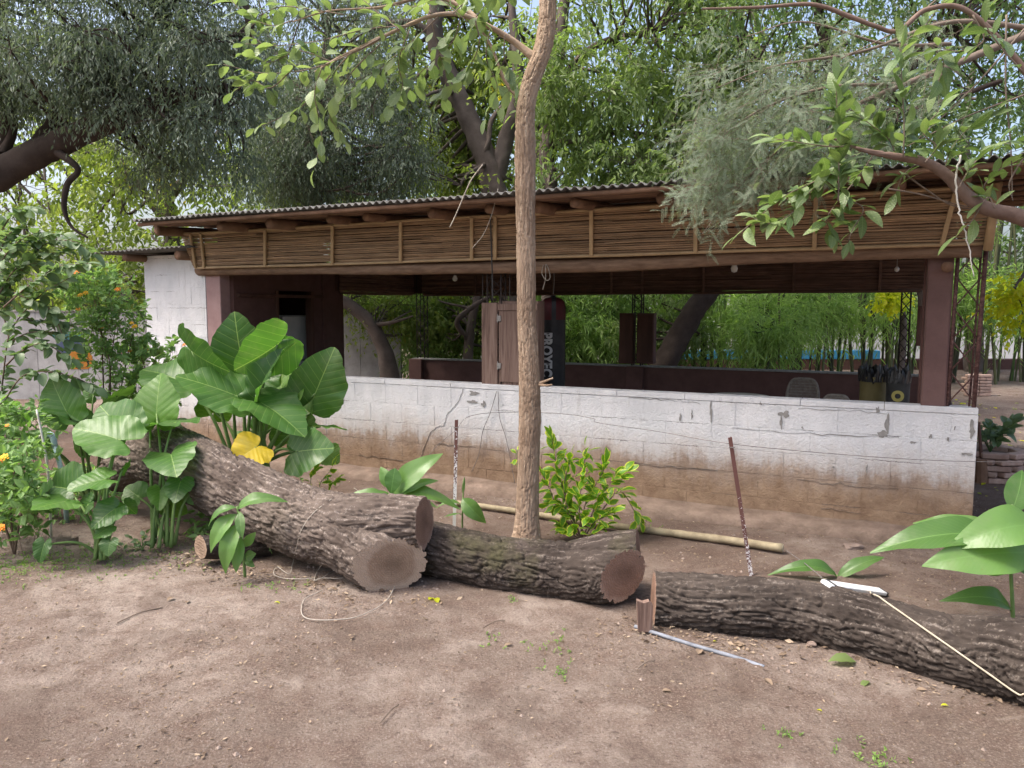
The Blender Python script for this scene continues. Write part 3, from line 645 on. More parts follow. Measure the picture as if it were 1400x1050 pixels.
# punch bag
bg_ = pthing('punching_bag', 'black and red hanging punching bag with pale letters down its side', 'punching bag', on_plane(756, 470, .62)[0], .62, .55)
R_ = .125; mbx = MB().lathe([(0, 0), (.09, .0), (R_, .03), (R_ + .002, .5), (R_ + .001, 1.16)], 28); bd = mbx.build('body', M['bag_black'], bg_, smooth=True)
MB().lathe([(R_ + .003, 1.13), (R_ + .003, 1.25), (R_ - .008, 1.31), (.085, 1.345), (.03, 1.36), (0, 1.362)], 28).build('top', M['bag_red'], bg_, smooth=True)
for k in range(4):
    a = k * math.pi / 2 + .45; c, s = math.cos(a), math.sin(a); q = lambda r, z: (c * r, s * r, z); t_ = np.array([-s, c, 0]) * .022
    pr = [q(R_ + .006, 1.02), q(R_ + .006, 1.24), q(R_ - .001, 1.318), q(.088, 1.356), q(.02, 1.375)]
    MB().add([np.array(p) - t_ for p in pr] + [np.array(p) + t_ for p in pr], [(i, i + 1, 6 + i, 5 + i) for i in range(4)]).build('strap', M['bag_black'], bg_)
MB().tube(smooth_path([(0, 0, 1.39), (.01, 0, 1.55), (-.005, 0, 1.75), (0, 0, 2.12)], 10), .006 * np.ones(10), 6).build('hanging_rope', M['wire'], bg_, smooth=True)
tc = bpy.data.curves.new('lettering', 'FONT'); tc.body = 'PROYEC'; tc.size = .145; tc.offset = .0065; tc.space_character = 1.06; tc.align_x = 'LEFT'; tc.align_y = 'CENTER'
to = bpy.data.objects.new('lettering_curve', tc); COL.objects.link(to); bpy.context.view_layer.update()
tm = bpy.data.meshes.new_from_object(to.evaluated_get(bpy.context.evaluated_depsgraph_get())); bpy.data.objects.remove(to)
bmx = bmesh.new(); bmx.from_mesh(tm); bmesh.ops.triangulate(bmx, faces=bmx.faces); bmesh.ops.subdivide_edges(bmx, edges=[e for e in bmx.edges if e.calc_length() > .03], cuts=2)
xs_ = [v.co.x for v in bmx.verts]; wx = max(xs_) - min(xs_)
for v in bmx.verts:                                                # letters run down the bag, wrapped round its skin
    a = -math.pi / 2 - .12 + v.co.y / R_ - .02; z = 1.0 - (v.co.x - min(xs_)) * (.445 / wx); v.co = Vector(((R_ + .0045) * math.cos(a), (R_ + .0045) * math.sin(a), z))
bmx.to_mesh(tm); bmx.free(); tm.name = 'lettering'; tm.materials.clear(); tm.materials.append(M['print']); obj('lettering', tm, None, bg_)
# dark boards on the rear post
for i, (x0, x1, l_) in enumerate(((850, 868, 'dark wooden speaker board on the rear lattice post'), (874, 896, 'reddish wooden speaker board on the rear lattice post'))):
    u0, z1 = on_plane(x0, 428, NB - .05); u1, z0 = on_plane(x1, 497, NB - .05)
    t = pthing('wooden_board_box', l_, 'board', u0, NB - .16, z0, rz=0)
    MB().box((0, 0, 0), (u1 - u0, .14, z1 - z0), .008).build('case', M['dark_wood'] if i == 0 else M['maroon'], t)
    MB().box((.015, -.01, .03), (u1 - u0 - .015, -.0005, z1 - z0 - .03), .004).build('front_panel', M['dark_wood'], t)
# rubbish bins with black bags
def bin_(x0, x1, ytop, n, mat, label, badge):
    u0, zt = on_plane(x0, ytop, n); u1, _ = on_plane(x1, ytop, n); r = (u1 - u0) / 2
    t = pthing('rubbish_bin', label, 'bin', (u0 + u1) / 2, n, .04); h = zt - .04
    MB().lathe([(0, 0), (r * .86, 0), (r * .9, .02), (r, h * .5), (r * .98, h * .52), (r * 1.02, h - .02), (r * 1.05, h), (r * .98, h + .003), (r * .95, h - .1)], 24).build('body', mat, t, smooth=True)
    a = np.linspace(0, 2 * math.pi, 40, endpoint=False); V = []
    for k, (rr, z) in enumerate(((1.07, h - .05), (1.10, h + .01), (1.0, h + .05), (.75, h + .07), (.3, h + .03), (0.02, h - .02))):
        for j, th in enumerate(a):
            p = np.array([math.cos(th) * 3, math.sin(th) * 3, k * 1.3 + x0]); q = noise(p, 5); w_ = noise(p * 2.3, 8)
            V.append((r * rr * math.cos(th) * (1 + .13 * w_), r * rr * math.sin(th) * (1 + .13 * w_), z + (.085 * q + .05 * w_) * (k > 0)))
    MB().add(V, [(i * 40 + j, i * 40 + (j + 1) % 40, (i + 1) * 40 + (j + 1) % 40, (i + 1) * 40 + j) for i in range(5) for j in range(40)]).build('liner_bag', M['trash'], t)
    if badge:
        th = np.linspace(0, 2 * math.pi, 20, endpoint=False); V = [] 
        for rr in (.055, .025): V += [((r * 1.02 + .004) * math.sin(rr * math.cos(b) / r), -(r * 1.02 + .004) * math.cos(rr * math.cos(b) / r), h - .17 + rr * math.sin(b)) for b in th]
        MB().add(V, [(i, (i + 1) % 20, 20 + (i + 1) % 20, 20 + i) for i in range(20)]).build('badge', M['bin_badge'], t)
bin_(1176, 1212, 514, 2.0, M['bin_olive'], 'olive bin stuffed with black plastic bag inside pavilion', False)
bin_(1212, 1245, 516, 1.75, M['bin_dark'], 'dark grey bin with round yellow badge and black bag', True)
wb = pthing('wall_box', 'small maroon box fixed beside the right column', 'box', *[on_plane(1252, 480, 1.2)[0], 1.2, on_plane(1252, 473, 1.2)[1]])
MB().box((0, 0, 0), (.16, .1, .36), .006).build('case', M['maroon'], wb); MB().box((.015, -.012, .02), (.145, -.0005, .34), .004).build('lid', M['maroon'], wb)
# wicker chairs and a table: only their tops rise over the wall
def chair(x0, x1, ytop, n, label):
    u0, zt = on_plane(x0, ytop, n); u1, _ = on_plane(x1, ytop, n); wd = (u1 - u0) / 2
    t = pthing('wicker_chair', label, 'chair', (u0 + u1) / 2, n, .04, 'wicker chairs in the pavilion'); h = zt - .04; mbx = MB()
    SE = .45; arch = [(wd * np.sign(math.cos(a)) * abs(math.cos(a)) ** SE, .10 * math.sin(a) ** SE, .45 + (h - .45) * math.sin(a) ** SE) for a in np.linspace(0, math.pi, 20)]
    mbx.tube(arch, .016 * np.ones(20), 8).build('back_frame', M['wicker'], t, smooth=True); mb2 = MB()
    for f in np.linspace(-.93, .93, 25):
        g_ = (1 - abs(f) ** (2 / SE)) ** (SE / 2); top = .45 + (h - .45) * g_; mb2.tube([(f * wd, .0, .45), (f * wd, .10 * g_, top)], [.0045] * 2, 5)
    for z in np.linspace(.5, h - .02, 16):
        q = (z - .45) / (h - .45); c = max(0, 1 - q ** (2 / SE)) ** (SE / 2); mb2.tube([(-c * wd, .10 * q, z), (c * wd, .10 * q, z)], [.0045] * 2, 5)
    mb2.build('woven_back', M['wicker'], t); MB().box((-wd, -.42, .40), (wd, .02, .45), .012).build('seat', M['wicker'], t)
    for sx in (-1, 1):
        for sy in (-.38, -.02): MB().tube([(sx * (wd - .03), sy, 0), (sx * (wd - .03), sy, .40)], [.016] * 2, 8).build('leg', M['wicker'], t)
chair(1075, 1120, 518, 2.3, 'dark wicker chair with arched woven back showing over the wall')
chair(1122, 1164, 541, 1.3, 'low wicker chair whose rim barely shows over the wall')
u0, zt = on_plane(968, 539, 1.2); u1, _ = on_plane(1052, 541, 1.2)
tb = pthing('round_table', 'pale round table top just showing over the white wall', 'table', (u0 + u1) / 2, 1.2, .04); r = (u1 - u0) / 2; h = zt - .04
MB().lathe([(0, h - .03), (r, h - .03), (r + .005, h - .012), (r, h), (0, h + .001)], 32).build('table_top', M['table'], tb, smooth=False)
MB().lathe([(.16, 0), (.15, .02), (.05, .06), (.04, h - .1), (.10, h - .032)], 16).build('pedestal', M['table'], tb, smooth=True)
# fridge in the kitchen doorway
def at_u(x, y, u):
    r = ray(x, y); C = np.array([0, 0, EYE]); t = np.dot(OO + UU * u - C, UU) / np.dot(r, UU); q = C + t * r; return float(np.dot(q - OO, NN)), float(q[2])
fu = -7.84; f0, f1, fz = at_u(387, 455, fu)[0], at_u(431, 455, fu)[0], at_u(400, 431, fu)[1]; print('fridge', f0, f1, fz)
fr = pthing('fridge', 'old white fridge in the dark kitchen doorway', 'fridge', fu - .60, f0, .04); fw_ = f1 - f0; fz -= .04
MB().box((0, 0, 0), (.55, fw_, fz), .02).build('body', M['fridge'], fr)
for z0, z1 in ((.06, fz * .62), (fz * .62 + .02, fz - .01)):
    dd = MB().box((.551, .01, z0), (.595, fw_ - .01, z1), .012).build('door', M['fridge'], fr); MB().box((.596, .04, z0 + .2), (.62, .07, z0 + .34), .006).build('handle', M['dark_iron'], dd)
# ceiling lamp and a loose hanging pull
lu, lz = on_plane(1004, 362, .9); lp = pthing('ceiling_lamp', 'small ceiling lamp with bare bulb under the pavilion roof', 'lamp', lu, .9, lz)
MB().lathe([(0, .02), (.12, .0), (.125, .012), (.05, .05), (.03, .06), (.012, .07), (.012, roof_z(.9) - lz - .05)], 20).build('shade', M['cement'], lp, smooth=True); MB().lathe([(0, -.075), (.025, -.065), (.034, -.035), (.022, -.005), (.016, .012)], 16).build('bulb', M['glass'], lp, smooth=True)
lu, lz = on_plane(1226, 372, .9); lp = pthing('lamp_pull', 'thin pull cord with small pale bulb beside the right column', 'cord', lu, .9, lz)
MB().tube([(0, 0, .03), (.004, 0, roof_z(.9) - lz - .05)], [.003] * 2, 5).build('cord', M['string'], lp); MB().lathe([(0, 0), (.018, .01), (.02, .03), (.006, .05), (0, .05)], 12).build('bulb', M['glass'], lp, smooth=True)
lu, lz = on_plane(622, 378, 1.4); lp = pthing('bulb_holder', 'bare bulb in holder hanging near the rear cane valance', 'lamp', lu, 1.4, lz)
MB().lathe([(0, -.06), (.025, -.05), (.032, -.025), (.02, .0), (.016, .012)], 16).build('bulb', M['glass'], lp, smooth=True); MB().tube([(0, 0, .01), (0, 0, roof_z(1.4) - lz - .04)], [.004] * 2, 5).build('cord', M['wire'], lp)

# ================================================================== LOGS
def bark_disp(seed, amp, fc, fl, warp=.05):
    def f(pts, th, rad):
        l = np.concatenate([[0], np.cumsum(np.linalg.norm(np.diff(pts, axis=0), axis=1))])[:, None] + 0 * th[None, :]
        c = np.cos(th)[None, :] * rad[:, None]; s = np.sin(th)[None, :] * rad[:, None]
        big = noise(np.stack([l * 1.7, c * 4, s * 4], -1), seed) * .10 * rad[:, None]
        wv = noise(np.stack([l * 3, c * 5, s * 5], -1), seed + 7) * warp; wv2 = noise(np.stack([l * 3 + 9, c * 5, s * 5], -1), seed + 8) * warp
        n1 = noise(np.stack([l * fl, (c + wv) * fc, (s + wv2) * fc], -1), seed + 1); n2 = noise(np.stack([l * fl * 1.9 + 3, (c + wv) * fc * 1.7, (s + wv2) * fc * 1.7], -1), seed + 2)
        n3 = noise(np.stack([l * 38, c * 60, s * 60], -1), seed + 3); n4 = noise(np.stack([l * 14, c * 110, s * 110], -1), seed + 4)
        fur = sstep(0, .13, np.abs(n1)) * .62 + sstep(0, .14, np.abs(n2)) * .38
        return big + amp * (fur - .80) + amp * .22 * n3 + amp * .16 * n4
    return f
def bark_grain(q, sides, seed):
    l = np.concatenate([[0], np.cumsum(np.linalg.norm(np.diff(q[:, :3], axis=0), axis=1))])[:, None]; th = np.linspace(0, 2 * math.pi, sides, endpoint=False)[None]; r = q[:, 3][:, None]
    c, s = np.cos(th) * r, np.sin(th) * r; return (noise(np.stack([l * 7 + 0 * th, c * 70, s * 70], -1), seed + 31) * .6 + noise(np.stack([l * 16 + 0 * th, c * 130, s * 130], -1), seed + 32) * .4).ravel().astype(np.float32)
def make_log(name, label, path, n, sides, mat, seed, amp, cuts, fc=22, fl=4.5, parent=None):
    """bark tube sawn off by planes (point, outward normal, material); every sawn face is a part"""
    q = smooth_path(path, n); t = parent or thing(name, label, 'log', (q[n // 2][0], q[n // 2][1], 0))
    off = np.array(t.location); V, Q = tube_arrays(q[:, :3], q[:, 3], sides, bark_disp(seed, amp, fc, fl)); GR = bark_grain(q, sides, seed)
    bm = bmesh.new(); me = raw_mesh('tmp', V - off, Q); a_ = me.attributes.new('grain', 'FLOAT', 'POINT'); a_.data.foreach_set('value', GR); bm.from_mesh(me); bpy.data.meshes.remove(me); GL = bm.verts.layers.float['grain']
    ends = []
    allc = cuts
    for (pt, nm, mt) in allc:
        pt = np.asarray(pt, float) - off; nm = nrm(nm)
        bmesh.ops.bisect_plane(bm, geom=bm.verts[:] + bm.edges[:] + bm.faces[:], plane_co=Vector(pt), plane_no=Vector(nm), clear_outer=True)
        eds = [e for e in bm.edges if e.is_boundary and all(abs((np.array(v.co) - pt).dot(nm)) < 2e-4 for v in e.verts)]
        r = bmesh.ops.triangle_fill(bm, edges=eds, use_beauty=True, use_dissolve=False)
        fs = [g for g in r['geom'] if isinstance(g, bmesh.types.BMFace)]
        for f in fs: f.material_index = 1 + len(ends)
        ends.append(mt)
    parts = {}
    for f in bm.faces: parts.setdefault(f.material_index, []).append(f)
    for mi, fs in sorted(parts.items()):
        vid, VV, T3, T4, GV = {}, [], [], [], []
        for f in fs:
            ix = []
            ix = list(f.verts)
            idx = []
            for v in ix:
                if v not in vid: vid[v] = len(VV); VV.append(tuple(v.co)); GV.append(v[GL])
                idx.append(vid[v])
            if len(idx) == 3: T3.append(idx)
            elif len(idx) == 4: T4.append(idx)
            else:
                for a in range(1, len(idx) - 1): T3.append([idx[0], idx[a], idx[a + 1]])
        cen = np.mean(VV, axis=0) if mi else np.zeros(3); VV = np.array(VV) - cen
        m_ = raw_mesh('bark' if mi == 0 else 'sawn_face', VV, T4 or None, T3 or None, smooth=(mi == 0))
        a_ = m_.attributes.new('grain', 'FLOAT', 'POINT'); a_.data.foreach_set('value', np.array(GV, np.float32))
        obj('bark' if mi == 0 else 'sawn_face', m_, M[mat] if mi == 0 else M[ends[mi - 1]], t, tuple(cen))
    bm.free(); return t, q
def L4(x, y, d, r): return (*P(x, y, d), r)
# the great curved trunk
pa = [L4(175, 628, 6.75, .29), L4(215, 622, 6.45, .275), L4(262, 641, 6.1, .262), L4(320, 668, 5.8, .25), L4(400, 705, 5.42, .238), L4(470, 727, 5.13, .235), L4(530, 738, 4.98, .17), L4(570, 745, 4.9, .10)]
logA, qA = make_log('curved_log', 'thick curved fallen trunk with pale furrowed bark and two sawn fork ends', pa, 420, 200, 'bark_log_pale', 3, .038,
    [(P(535, 738, 4.98), (.93, -.33, 0), 'sawn_grey'), (P(180, 628, 6.72), (-.8, .6, .1), 'sawn_grey')], fc=24, fl=3.2)
make_log('', '', [L4(440, 712, 5.27, .20), L4(470, 729, 5.12, .225), L4(505, 753, 4.95, .212), L4(533, 771, 4.81, .197), L4(556, 784, 4.70, .19)], 110, 180, 'bark_log_pale', 5, .030, [(P(531, 770, 4.785), (.30, -.93, -.20), 'sawn_grey')], fc=24, fl=3.2, parent=logA)
make_log('', '', [L4(450, 712, 5.2, .20), L4(480, 716, 5.10, .205), L4(530, 714, 5.00, .185), L4(580, 714, 4.92, .165), L4(622, 712, 4.86, .16)], 110, 160, 'bark_log_pale', 7, .028, [(P(580, 716, 4.92), (.965, -.25, .04), 'sawn_red')], fc=24, fl=3.2, parent=logA)
pb = [L4(545, 742, 5.3, .175), L4(600, 752, 5.15, .178), L4(700, 774, 4.95, .178), L4(790, 783, 4.79, .172), L4(830, 778, 4.72, .12)]
logB, qB = make_log('forked_log', 'middle dark mossy log with two reddish sawn fork ends', pb, 330, 176, 'bark_log_moss', 17, .032,
    [(P(812, 780, 4.75), (.96, -.24, .14), 'sawn_red'), (P(552, 742, 5.28), (-.95, .2, 0), 'sawn_grey')], fc=29, fl=3.4)
make_log('', '', [L4(750, 780, 4.87, .15), L4(780, 785, 4.80, .172), L4(822, 787, 4.62, .162), L4(850, 786, 4.50, .150), L4(872, 785, 4.42, .145)], 100, 150, 'bark_log_moss', 19, .024, [(P(849, 785, 4.485), (.40, -.90, -.10), 'sawn_red')], fc=29, fl=3.4, parent=logB)
make_log('', '', [L4(740, 776, 4.88, .15), L4(775, 778, 4.84, .165), L4(830, 764, 4.76, .155), L4(874, 757, 4.68, .145), L4(908, 750, 4.62, .14)], 100, 140, 'bark_log_moss', 23, .024, [(P(873, 757, 4.68), (.965, -.22, .10), 'sawn_red')], fc=29, fl=3.4, parent=logB)
pc = [L4(880, 822, 4.40, .158), L4(1000, 828, 4.24, .163), L4(1100, 838, 4.14, .163), L4(1200, 864, 3.92, .165), L4(1300, 892, 3.68, .168), L4(1400, 908, 3.46, .19), L4(1500, 930, 3.2, .21), L4(1600, 960, 2.95, .21)]
logC, qC = make_log('long_log', 'long dark grey log with a white plastic strip lying on it', pc, 420, 170, 'bark_log', 29, .032,
    [(P(893, 824, 4.37), (-.97, .10, .05), 'sawn_red'), (P(1560, 945, 3.05), (.8, -.6, 0), 'sawn_grey')], fc=30, fl=3.4)
ps = [L4(240, 748, 5.14, .083), L4(266, 748, 5.25, .083), L4(310, 748, 5.42, .086), L4(370, 745, 5.62, .09)]
logS, qS = make_log('short_log', 'short sawn branch stub lying under the big trunk', ps, 90, 90, 'bark_log', 41, .010, [(P(276, 748, 5.27), (-.62, -.78, .02), 'sawn_grey'), (P(365, 745, 5.6), (.7, .7, 0), 'sawn_grey')], fc=30, fl=6)
# splintered slab beside the right-hand log's end
sb = thing('wood_slab', 'small upright broken slab of wood against the sawn end of the long log', 'wood slab', G(883, 862))
mbx = MB(); pr = [(-.045, 0), (.03, 0), (.035, .15), (.012, .175), (-.02, .165), (-.055, .178), (-.05, .08)]
V = [(a, -.02, b) for a, b in pr] + [(a + .004, .035, b * .97) for a, b in pr]; nn2 = len(pr)
bmx = bmesh.new(); vv = [bmx.verts.new(v) for v in V]; bmx.faces.new(vv[:nn2]); bmx.faces.new(vv[nn2:][::-1])
for i in range(nn2): bmx.faces.new((vv[(i + 1) % nn2], vv[i], vv[nn2 + i], vv[nn2 + (i + 1) % nn2]))
m_ = bpy.data.meshes.new('slab'); bmx.to_mesh(m_); bmx.free(); obj('slab', m_, M['grey_wood'], sb)

# ================================================================== FOLIAGE TOOLS
DOWN = np.array([0, 0, -1.0])
def leaf_cloud(start, dirs, length, k, ll, lw, droop=.25, ldroop=.25, two=False, spread=.8, tint=None):
    """k leaves along every twig; returns vertices, quads and a per-vertex random value"""
    N = len(start); t = ((np.arange(k) + rng.random((N, k)) * .8) / k)[..., None]; ln = (length * (.7 + .6 * rng.random((N, 1))))[..., None]
    s = start[:, None, :]; d = dirs[:, None, :]
    pos = s + d * ln * t + DOWN * droop * ln * t * t; tan = nrm(d + DOWN * 2 * droop * t)
    rv = rng.normal(size=(N, k, 3)); side = nrm(rv - tan * np.sum(rv * tan, -1, keepdims=True))
    ld = nrm(tan * .55 + side * spread + DOWN * ldroop); up = nrm(np.array([0, 0, 1.0]) + rng.normal(0, .55, (N, k, 3)))
    wd = nrm(np.cross(ld, up)); nm = np.cross(wd, ld); L = (ll * (.65 + .6 * rng.random((N, k))))[..., None]; Wd = lw * L / ll * (.85 + .3 * rng.random((N, k)))[..., None]
    b = pos; tip = pos + ld * L - nm * L * .10
    tw = (rng.random((N, 1)) if tint is None else tint[:, None]); r = np.clip(tw * .55 + rng.random((N, k)) * .45, 0, 1)
    if not two:
        m1 = pos + ld * L * .45 + wd * Wd * .5 + nm * Wd * .12; m2 = pos + ld * L * .45 - wd * Wd * .5 + nm * Wd * .12
        V = np.stack([b, m1, tip, m2], 2).reshape(-1, 3); n = N * k; Q = np.arange(n * 4).reshape(-1, 4); return V, Q, np.repeat(r.ravel(), 4)
    c = pos + ld * L * .5 - nm * Wd * .05
    a1 = pos + ld * L * .25 + wd * Wd * .42 + nm * Wd * .1; a2 = pos + ld * L * .62 + wd * Wd * .42 + nm * Wd * .08
    b1 = pos + ld * L * .25 - wd * Wd * .42 + nm * Wd * .1; b2 = pos + ld * L * .62 - wd * Wd * .42 + nm * Wd * .08
    V = np.stack([b, tip, a1, a2, b1, b2], 2).reshape(-1, 3); n = N * k; o = np.arange(n)[:, None] * 6
    return V, np.concatenate([o + np.array([[0, 2, 3, 1]]), o + np.array([[0, 1, 5, 4]])]), np.repeat(r.ravel(), 6)
def sticks(starts, ends, r0, sides=3, sag=.0):
    """many thin straight-ish twigs as one array set"""
    starts, ends = np.asarray(starts), np.asarray(ends); mid = (starts + ends) / 2 + DOWN * sag * np.linalg.norm(ends - starts, axis=1, keepdims=True) * -1
    N = len(starts); P3 = np.stack([starts, mid, ends], 1); d = nrm(ends - starts); a = nrm(np.cross(d, nrm(rng.normal(size=(N, 3))))); b = np.cross(d, a)
    th = np.linspace(0, 2 * math.pi, sides, endpoint=False); ring = a[:, None, :] * np.cos(th)[None, :, None] + b[:, None, :] * np.sin(th)[None, :, None]
    rr = np.asarray(r0) * np.ones(N); V = P3[:, :, None, :] + ring[:, None, :, :] * (rr[:, None] * np.array([1, .75, .4])[None])[:, :, None, None]
    V = V.reshape(-1, 3); o = np.arange(N)[:, None, None] * 3 * sides; Q = []
    for l in range(2):
        for j in range(sides): Q.append([l * sides + j, l * sides + (j + 1) % sides, (l + 1) * sides + (j + 1) % sides, (l + 1) * sides + j])
    Q = (np.array(Q)[None] + o).reshape(-1, 4); return V, Q
def in_ball(n):
    v = nrm(rng.normal(size=(n, 3))); return v * (rng.random((n, 1)) ** .42)
def tree(name, label, base, limbs, regions, leaf, mats, group=None, cat='tree', branch_r=.02, twig=True, sides=16):
    """limbs: lists of (x, y, z, r); regions: pixel boxes with depth range, clump count, clump radius, twigs per clump"""
    t = thing(name, label, cat, base, group=group); off = np.array(base, float); mb = MB(); nodes = []
    for lb in limbs:
        n_ = max(12, len(lb) * 13); q = smooth_path(lb, n_); rr = np.maximum(q[:, 3], .004)
        V, Q = tube_arrays(q[:, :3], rr, sides, lambda pp, th, rad: rad[:, None] * .13 * noise(np.stack([pp[:, None, 2] * 2.2 + 0 * th, np.cos(th)[None] * 1.6 + pp[:, :1], np.sin(th)[None] * 1.6 + pp[:, 1:2]], -1), 5) + rad[:, None] * .10 * noise(np.stack([pp[:, None, 2] * 9 + pp[:, :1] * 7 + 0 * th, np.cos(th)[None] * 4 + pp[:, :1], np.sin(th)[None] * 4 + pp[:, 1:2]], -1), 6)); mb.add(V - off, Q); nodes.append(q)
    nodes = np.vstack(nodes); LV, LQ, LR, n0, tS, tE, tR = [], [], [], 0, [], [], []
    for rg in regions:
        x0, y0, x1, y1, d0, d1, nc, cr, tw = rg[:9]
        for _ in range(nc):
            c = P(random.uniform(x0, x1), random.uniform(y0, y1), random.uniform(d0, d1)); sq = np.array([1, 1, leaf.get('flat', .75)])
            r_ = cr * random.uniform(.6, 1.35); o_ = in_ball(tw) * r_ * sq; st = c + o_
            keep = st[:, 2] > .15; st = st[keep]; o_ = o_[keep]
            if len(st) == 0: continue
            dr = nrm(nrm(o_) * .7 + rng.normal(0, .45, st.shape) + DOWN * leaf.get('down', .15))
            tint = np.clip(random.random() * .55 + .45 * rng.random(len(st)) + .0, 0, 1)
            V, Q, R = leaf_cloud(st, dr, leaf['twig'], leaf['k'], leaf['ll'], leaf['lw'], leaf.get('droop', .25), leaf.get('ldroop', .25), leaf.get('two', False), leaf.get('spread', .8), tint)
            LV.append(V - off); LQ.append(Q + n0); LR.append(R); n0 += len(V)
            if twig:
                near = nodes[np.argmin(np.linalg.norm(nodes[:, :3] - c, axis=1) + rng.random(len(nodes)) * .5)]
                if np.linalg.norm(near[:3] - c) < leaf.get('reach', 6):
                    m_ = (near[:3] + c) / 2 + rng.normal(0, .12, 3) * np.linalg.norm(near[:3] - c); q = smooth_path([near[:3], m_, c], 9)
                    V_, Q_ = tube_arrays(q - off, np.linspace(min(near[3] * .6, branch_r * 1.6), branch_r * .4, 9), 5); mb.add(V_, Q_)
                ns = max(3, tw // 5); ix = rng.integers(0, len(st), ns); tS.append(np.repeat(c[None], ns, 0) - off); tE.append(st[ix] + dr[ix] * leaf['twig'] * .6 - off)
    if tS:
        V, Q = sticks(np.vstack(tS), np.vstack(tE), branch_r * .28, 3, .06); mb.add(V, Q)
    mb.build('trunk', M[mats[0]], t, smooth=True)
    m = raw_mesh('crown', np.concatenate(LV), np.concatenate(LQ), attr=np.concatenate(LR)); obj('crown', m, M[mats[1]], t); return t
def gp(x, d): p = P(x, 500, d); return (p[0], p[1], 0.0)
OLIVE = dict(twig=.34, k=9, ll=.075, lw=.021, droop=.5, ldroop=.5, down=.35, spread=.6)
BRIGHT = dict(twig=.45, k=7, ll=.125, lw=.058, droop=.3, ldroop=.45, down=.1)
MID = dict(twig=.42, k=7, ll=.125, lw=.045, droop=.35, ldroop=.6, down=.2, two=True)
FAR = dict(twig=.7, k=7, ll=.20, lw=.095, droop=.3, ldroop=.4, down=.1)
BAMB = dict(twig=.55, k=9, ll=.21, lw=.028, droop=.5, ldroop=.35, down=.1, spread=.7)
# ---- trees, nearest layers first
p = lambda x, y, d, r: (*P(x, y, d), r)
b = (-9.4, 10.6, 0)
tree('spreading_tree', 'old tree with thick dark crooked limb and fine grey-green leaves', b,
     [[(*b, .5), (-9.0, 10.6, 1.4, .38), p(-60, 275, 10.5, .27), p(0, 238, 10.3, .21), p(60, 205, 10.2, .175), p(120, 178, 10.1, .15), p(180, 155, 10.0, .12), p(245, 132, 10, .085), p(330, 118, 10, .04)],
      [p(35, 220, 10.3, .14), p(70, 180, 10.4, .11), p(92, 140, 10.5, .09), p(125, 110, 10.6, .07), p(185, 60, 10.6, .05), p(230, 0, 10.6, .03)],
      [p(-20, 245, 10.4, .14), p(5, 190, 10.5, .11), p(8, 130, 10.5, .10), p(-10, 60, 10.5, .08), p(10, -20, 10.5, .07)],
      [p(5, 210, 10.4, .07), p(18, 170, 10.5, .05), p(10, 100, 10.6, .04)],
      [p(78, 208, 10.1, .05), p(102, 225, 10.0, .045), p(106, 236, 10, .04), p(92, 252, 10, .038), p(88, 285, 10, .03), p(98, 310, 10, .02), p(120, 325, 10, .012)],
      [p(330, 0, 9.5, .05), p(342, 30, 9.5, .05), p(338, 60, 9.6, .03)]],
     [(-90, -170, 340, 90, 8.6, 11.5, 105, .36, 44), (100, 40, 350, 165, 9, 11.5, 54, .32, 44), (-80, 40, 110, 140, 9.5, 12, 30, .32, 44), (170, 120, 360, 235, 10, 12.5, 32, .30, 40)],
     OLIVE, ('bark_dark', 'lf_olive'), branch_r=.018)
b = gp(420, 14.5)
tree('weeping_tree', 'drooping grey-green tree behind the roof beside the yellow-green tree', b, [[(*b, .2), p(430, 300, 14.5, .15), p(440, 150, 14.5, .1), p(450, 20, 14.5, .05)], [p(436, 200, 14.5, .1), p(400, 120, 14, .05), p(370, 60, 14, .03)]],
     [(340, -60, 560, 120, 12.8, 15, 36, .45, 50), (370, 110, 565, 262, 12.8, 15.5, 80, .42, 56), (330, 180, 430, 260, 13, 15, 12, .4, 50)], OLIVE | dict(ll=.085, lw=.022, twig=.42), ('bark_grey', 'lf_olive'))
b = gp(700, 15)
tree('forked_tree', 'forked dark-trunked tree with sunlit yellow-green leaves behind the roof', b,
     [[(*b, .3), p(690, 330, 15, .27), p(675, 255, 15, .24), p(660, 208, 15, .21), p(640, 160, 15, .19), p(624, 125, 15, .18), p(605, 85, 15, .17), p(594, 50, 15, .16), p(597, 0, 15, .14), p(600, -80, 15, .1)],
      [p(672, 252, 15, .18), p(682, 235, 15, .17), p(693, 185, 15, .15), p(703, 150, 15, .13), p(708, 85, 15, .10), p(700, 10, 15, .07), p(705, -60, 15, .04)],
      [p(660, 215, 14.9, .06), p(668, 195, 14.8, .05), p(672, 165, 14.8, .045), p(690, 140, 14.8, .03)],
      [p(597, 60, 15, .1), p(580, 40, 15, .08), p(550, 30, 15, .06), p(500, 45, 15, .03)], [p(663, 225, 14.8, .04), p(640, 238, 14.6, .035), p(628, 255, 14.5, .03)]],
     [(545, 90, 720, 255, 15.7, 18, 46, .5, 28), (470, -120, 760, 90, 15.4, 18, 46, .6, 22), (560, 180, 660, 262, 16, 18, 14, .5, 30), (545, 100, 720, 250, 13.6, 14.6, 7, .35, 16)], BRIGHT, ('bark_grey', 'lf_bright'), branch_r=.03)
b = gp(752, 13.6)
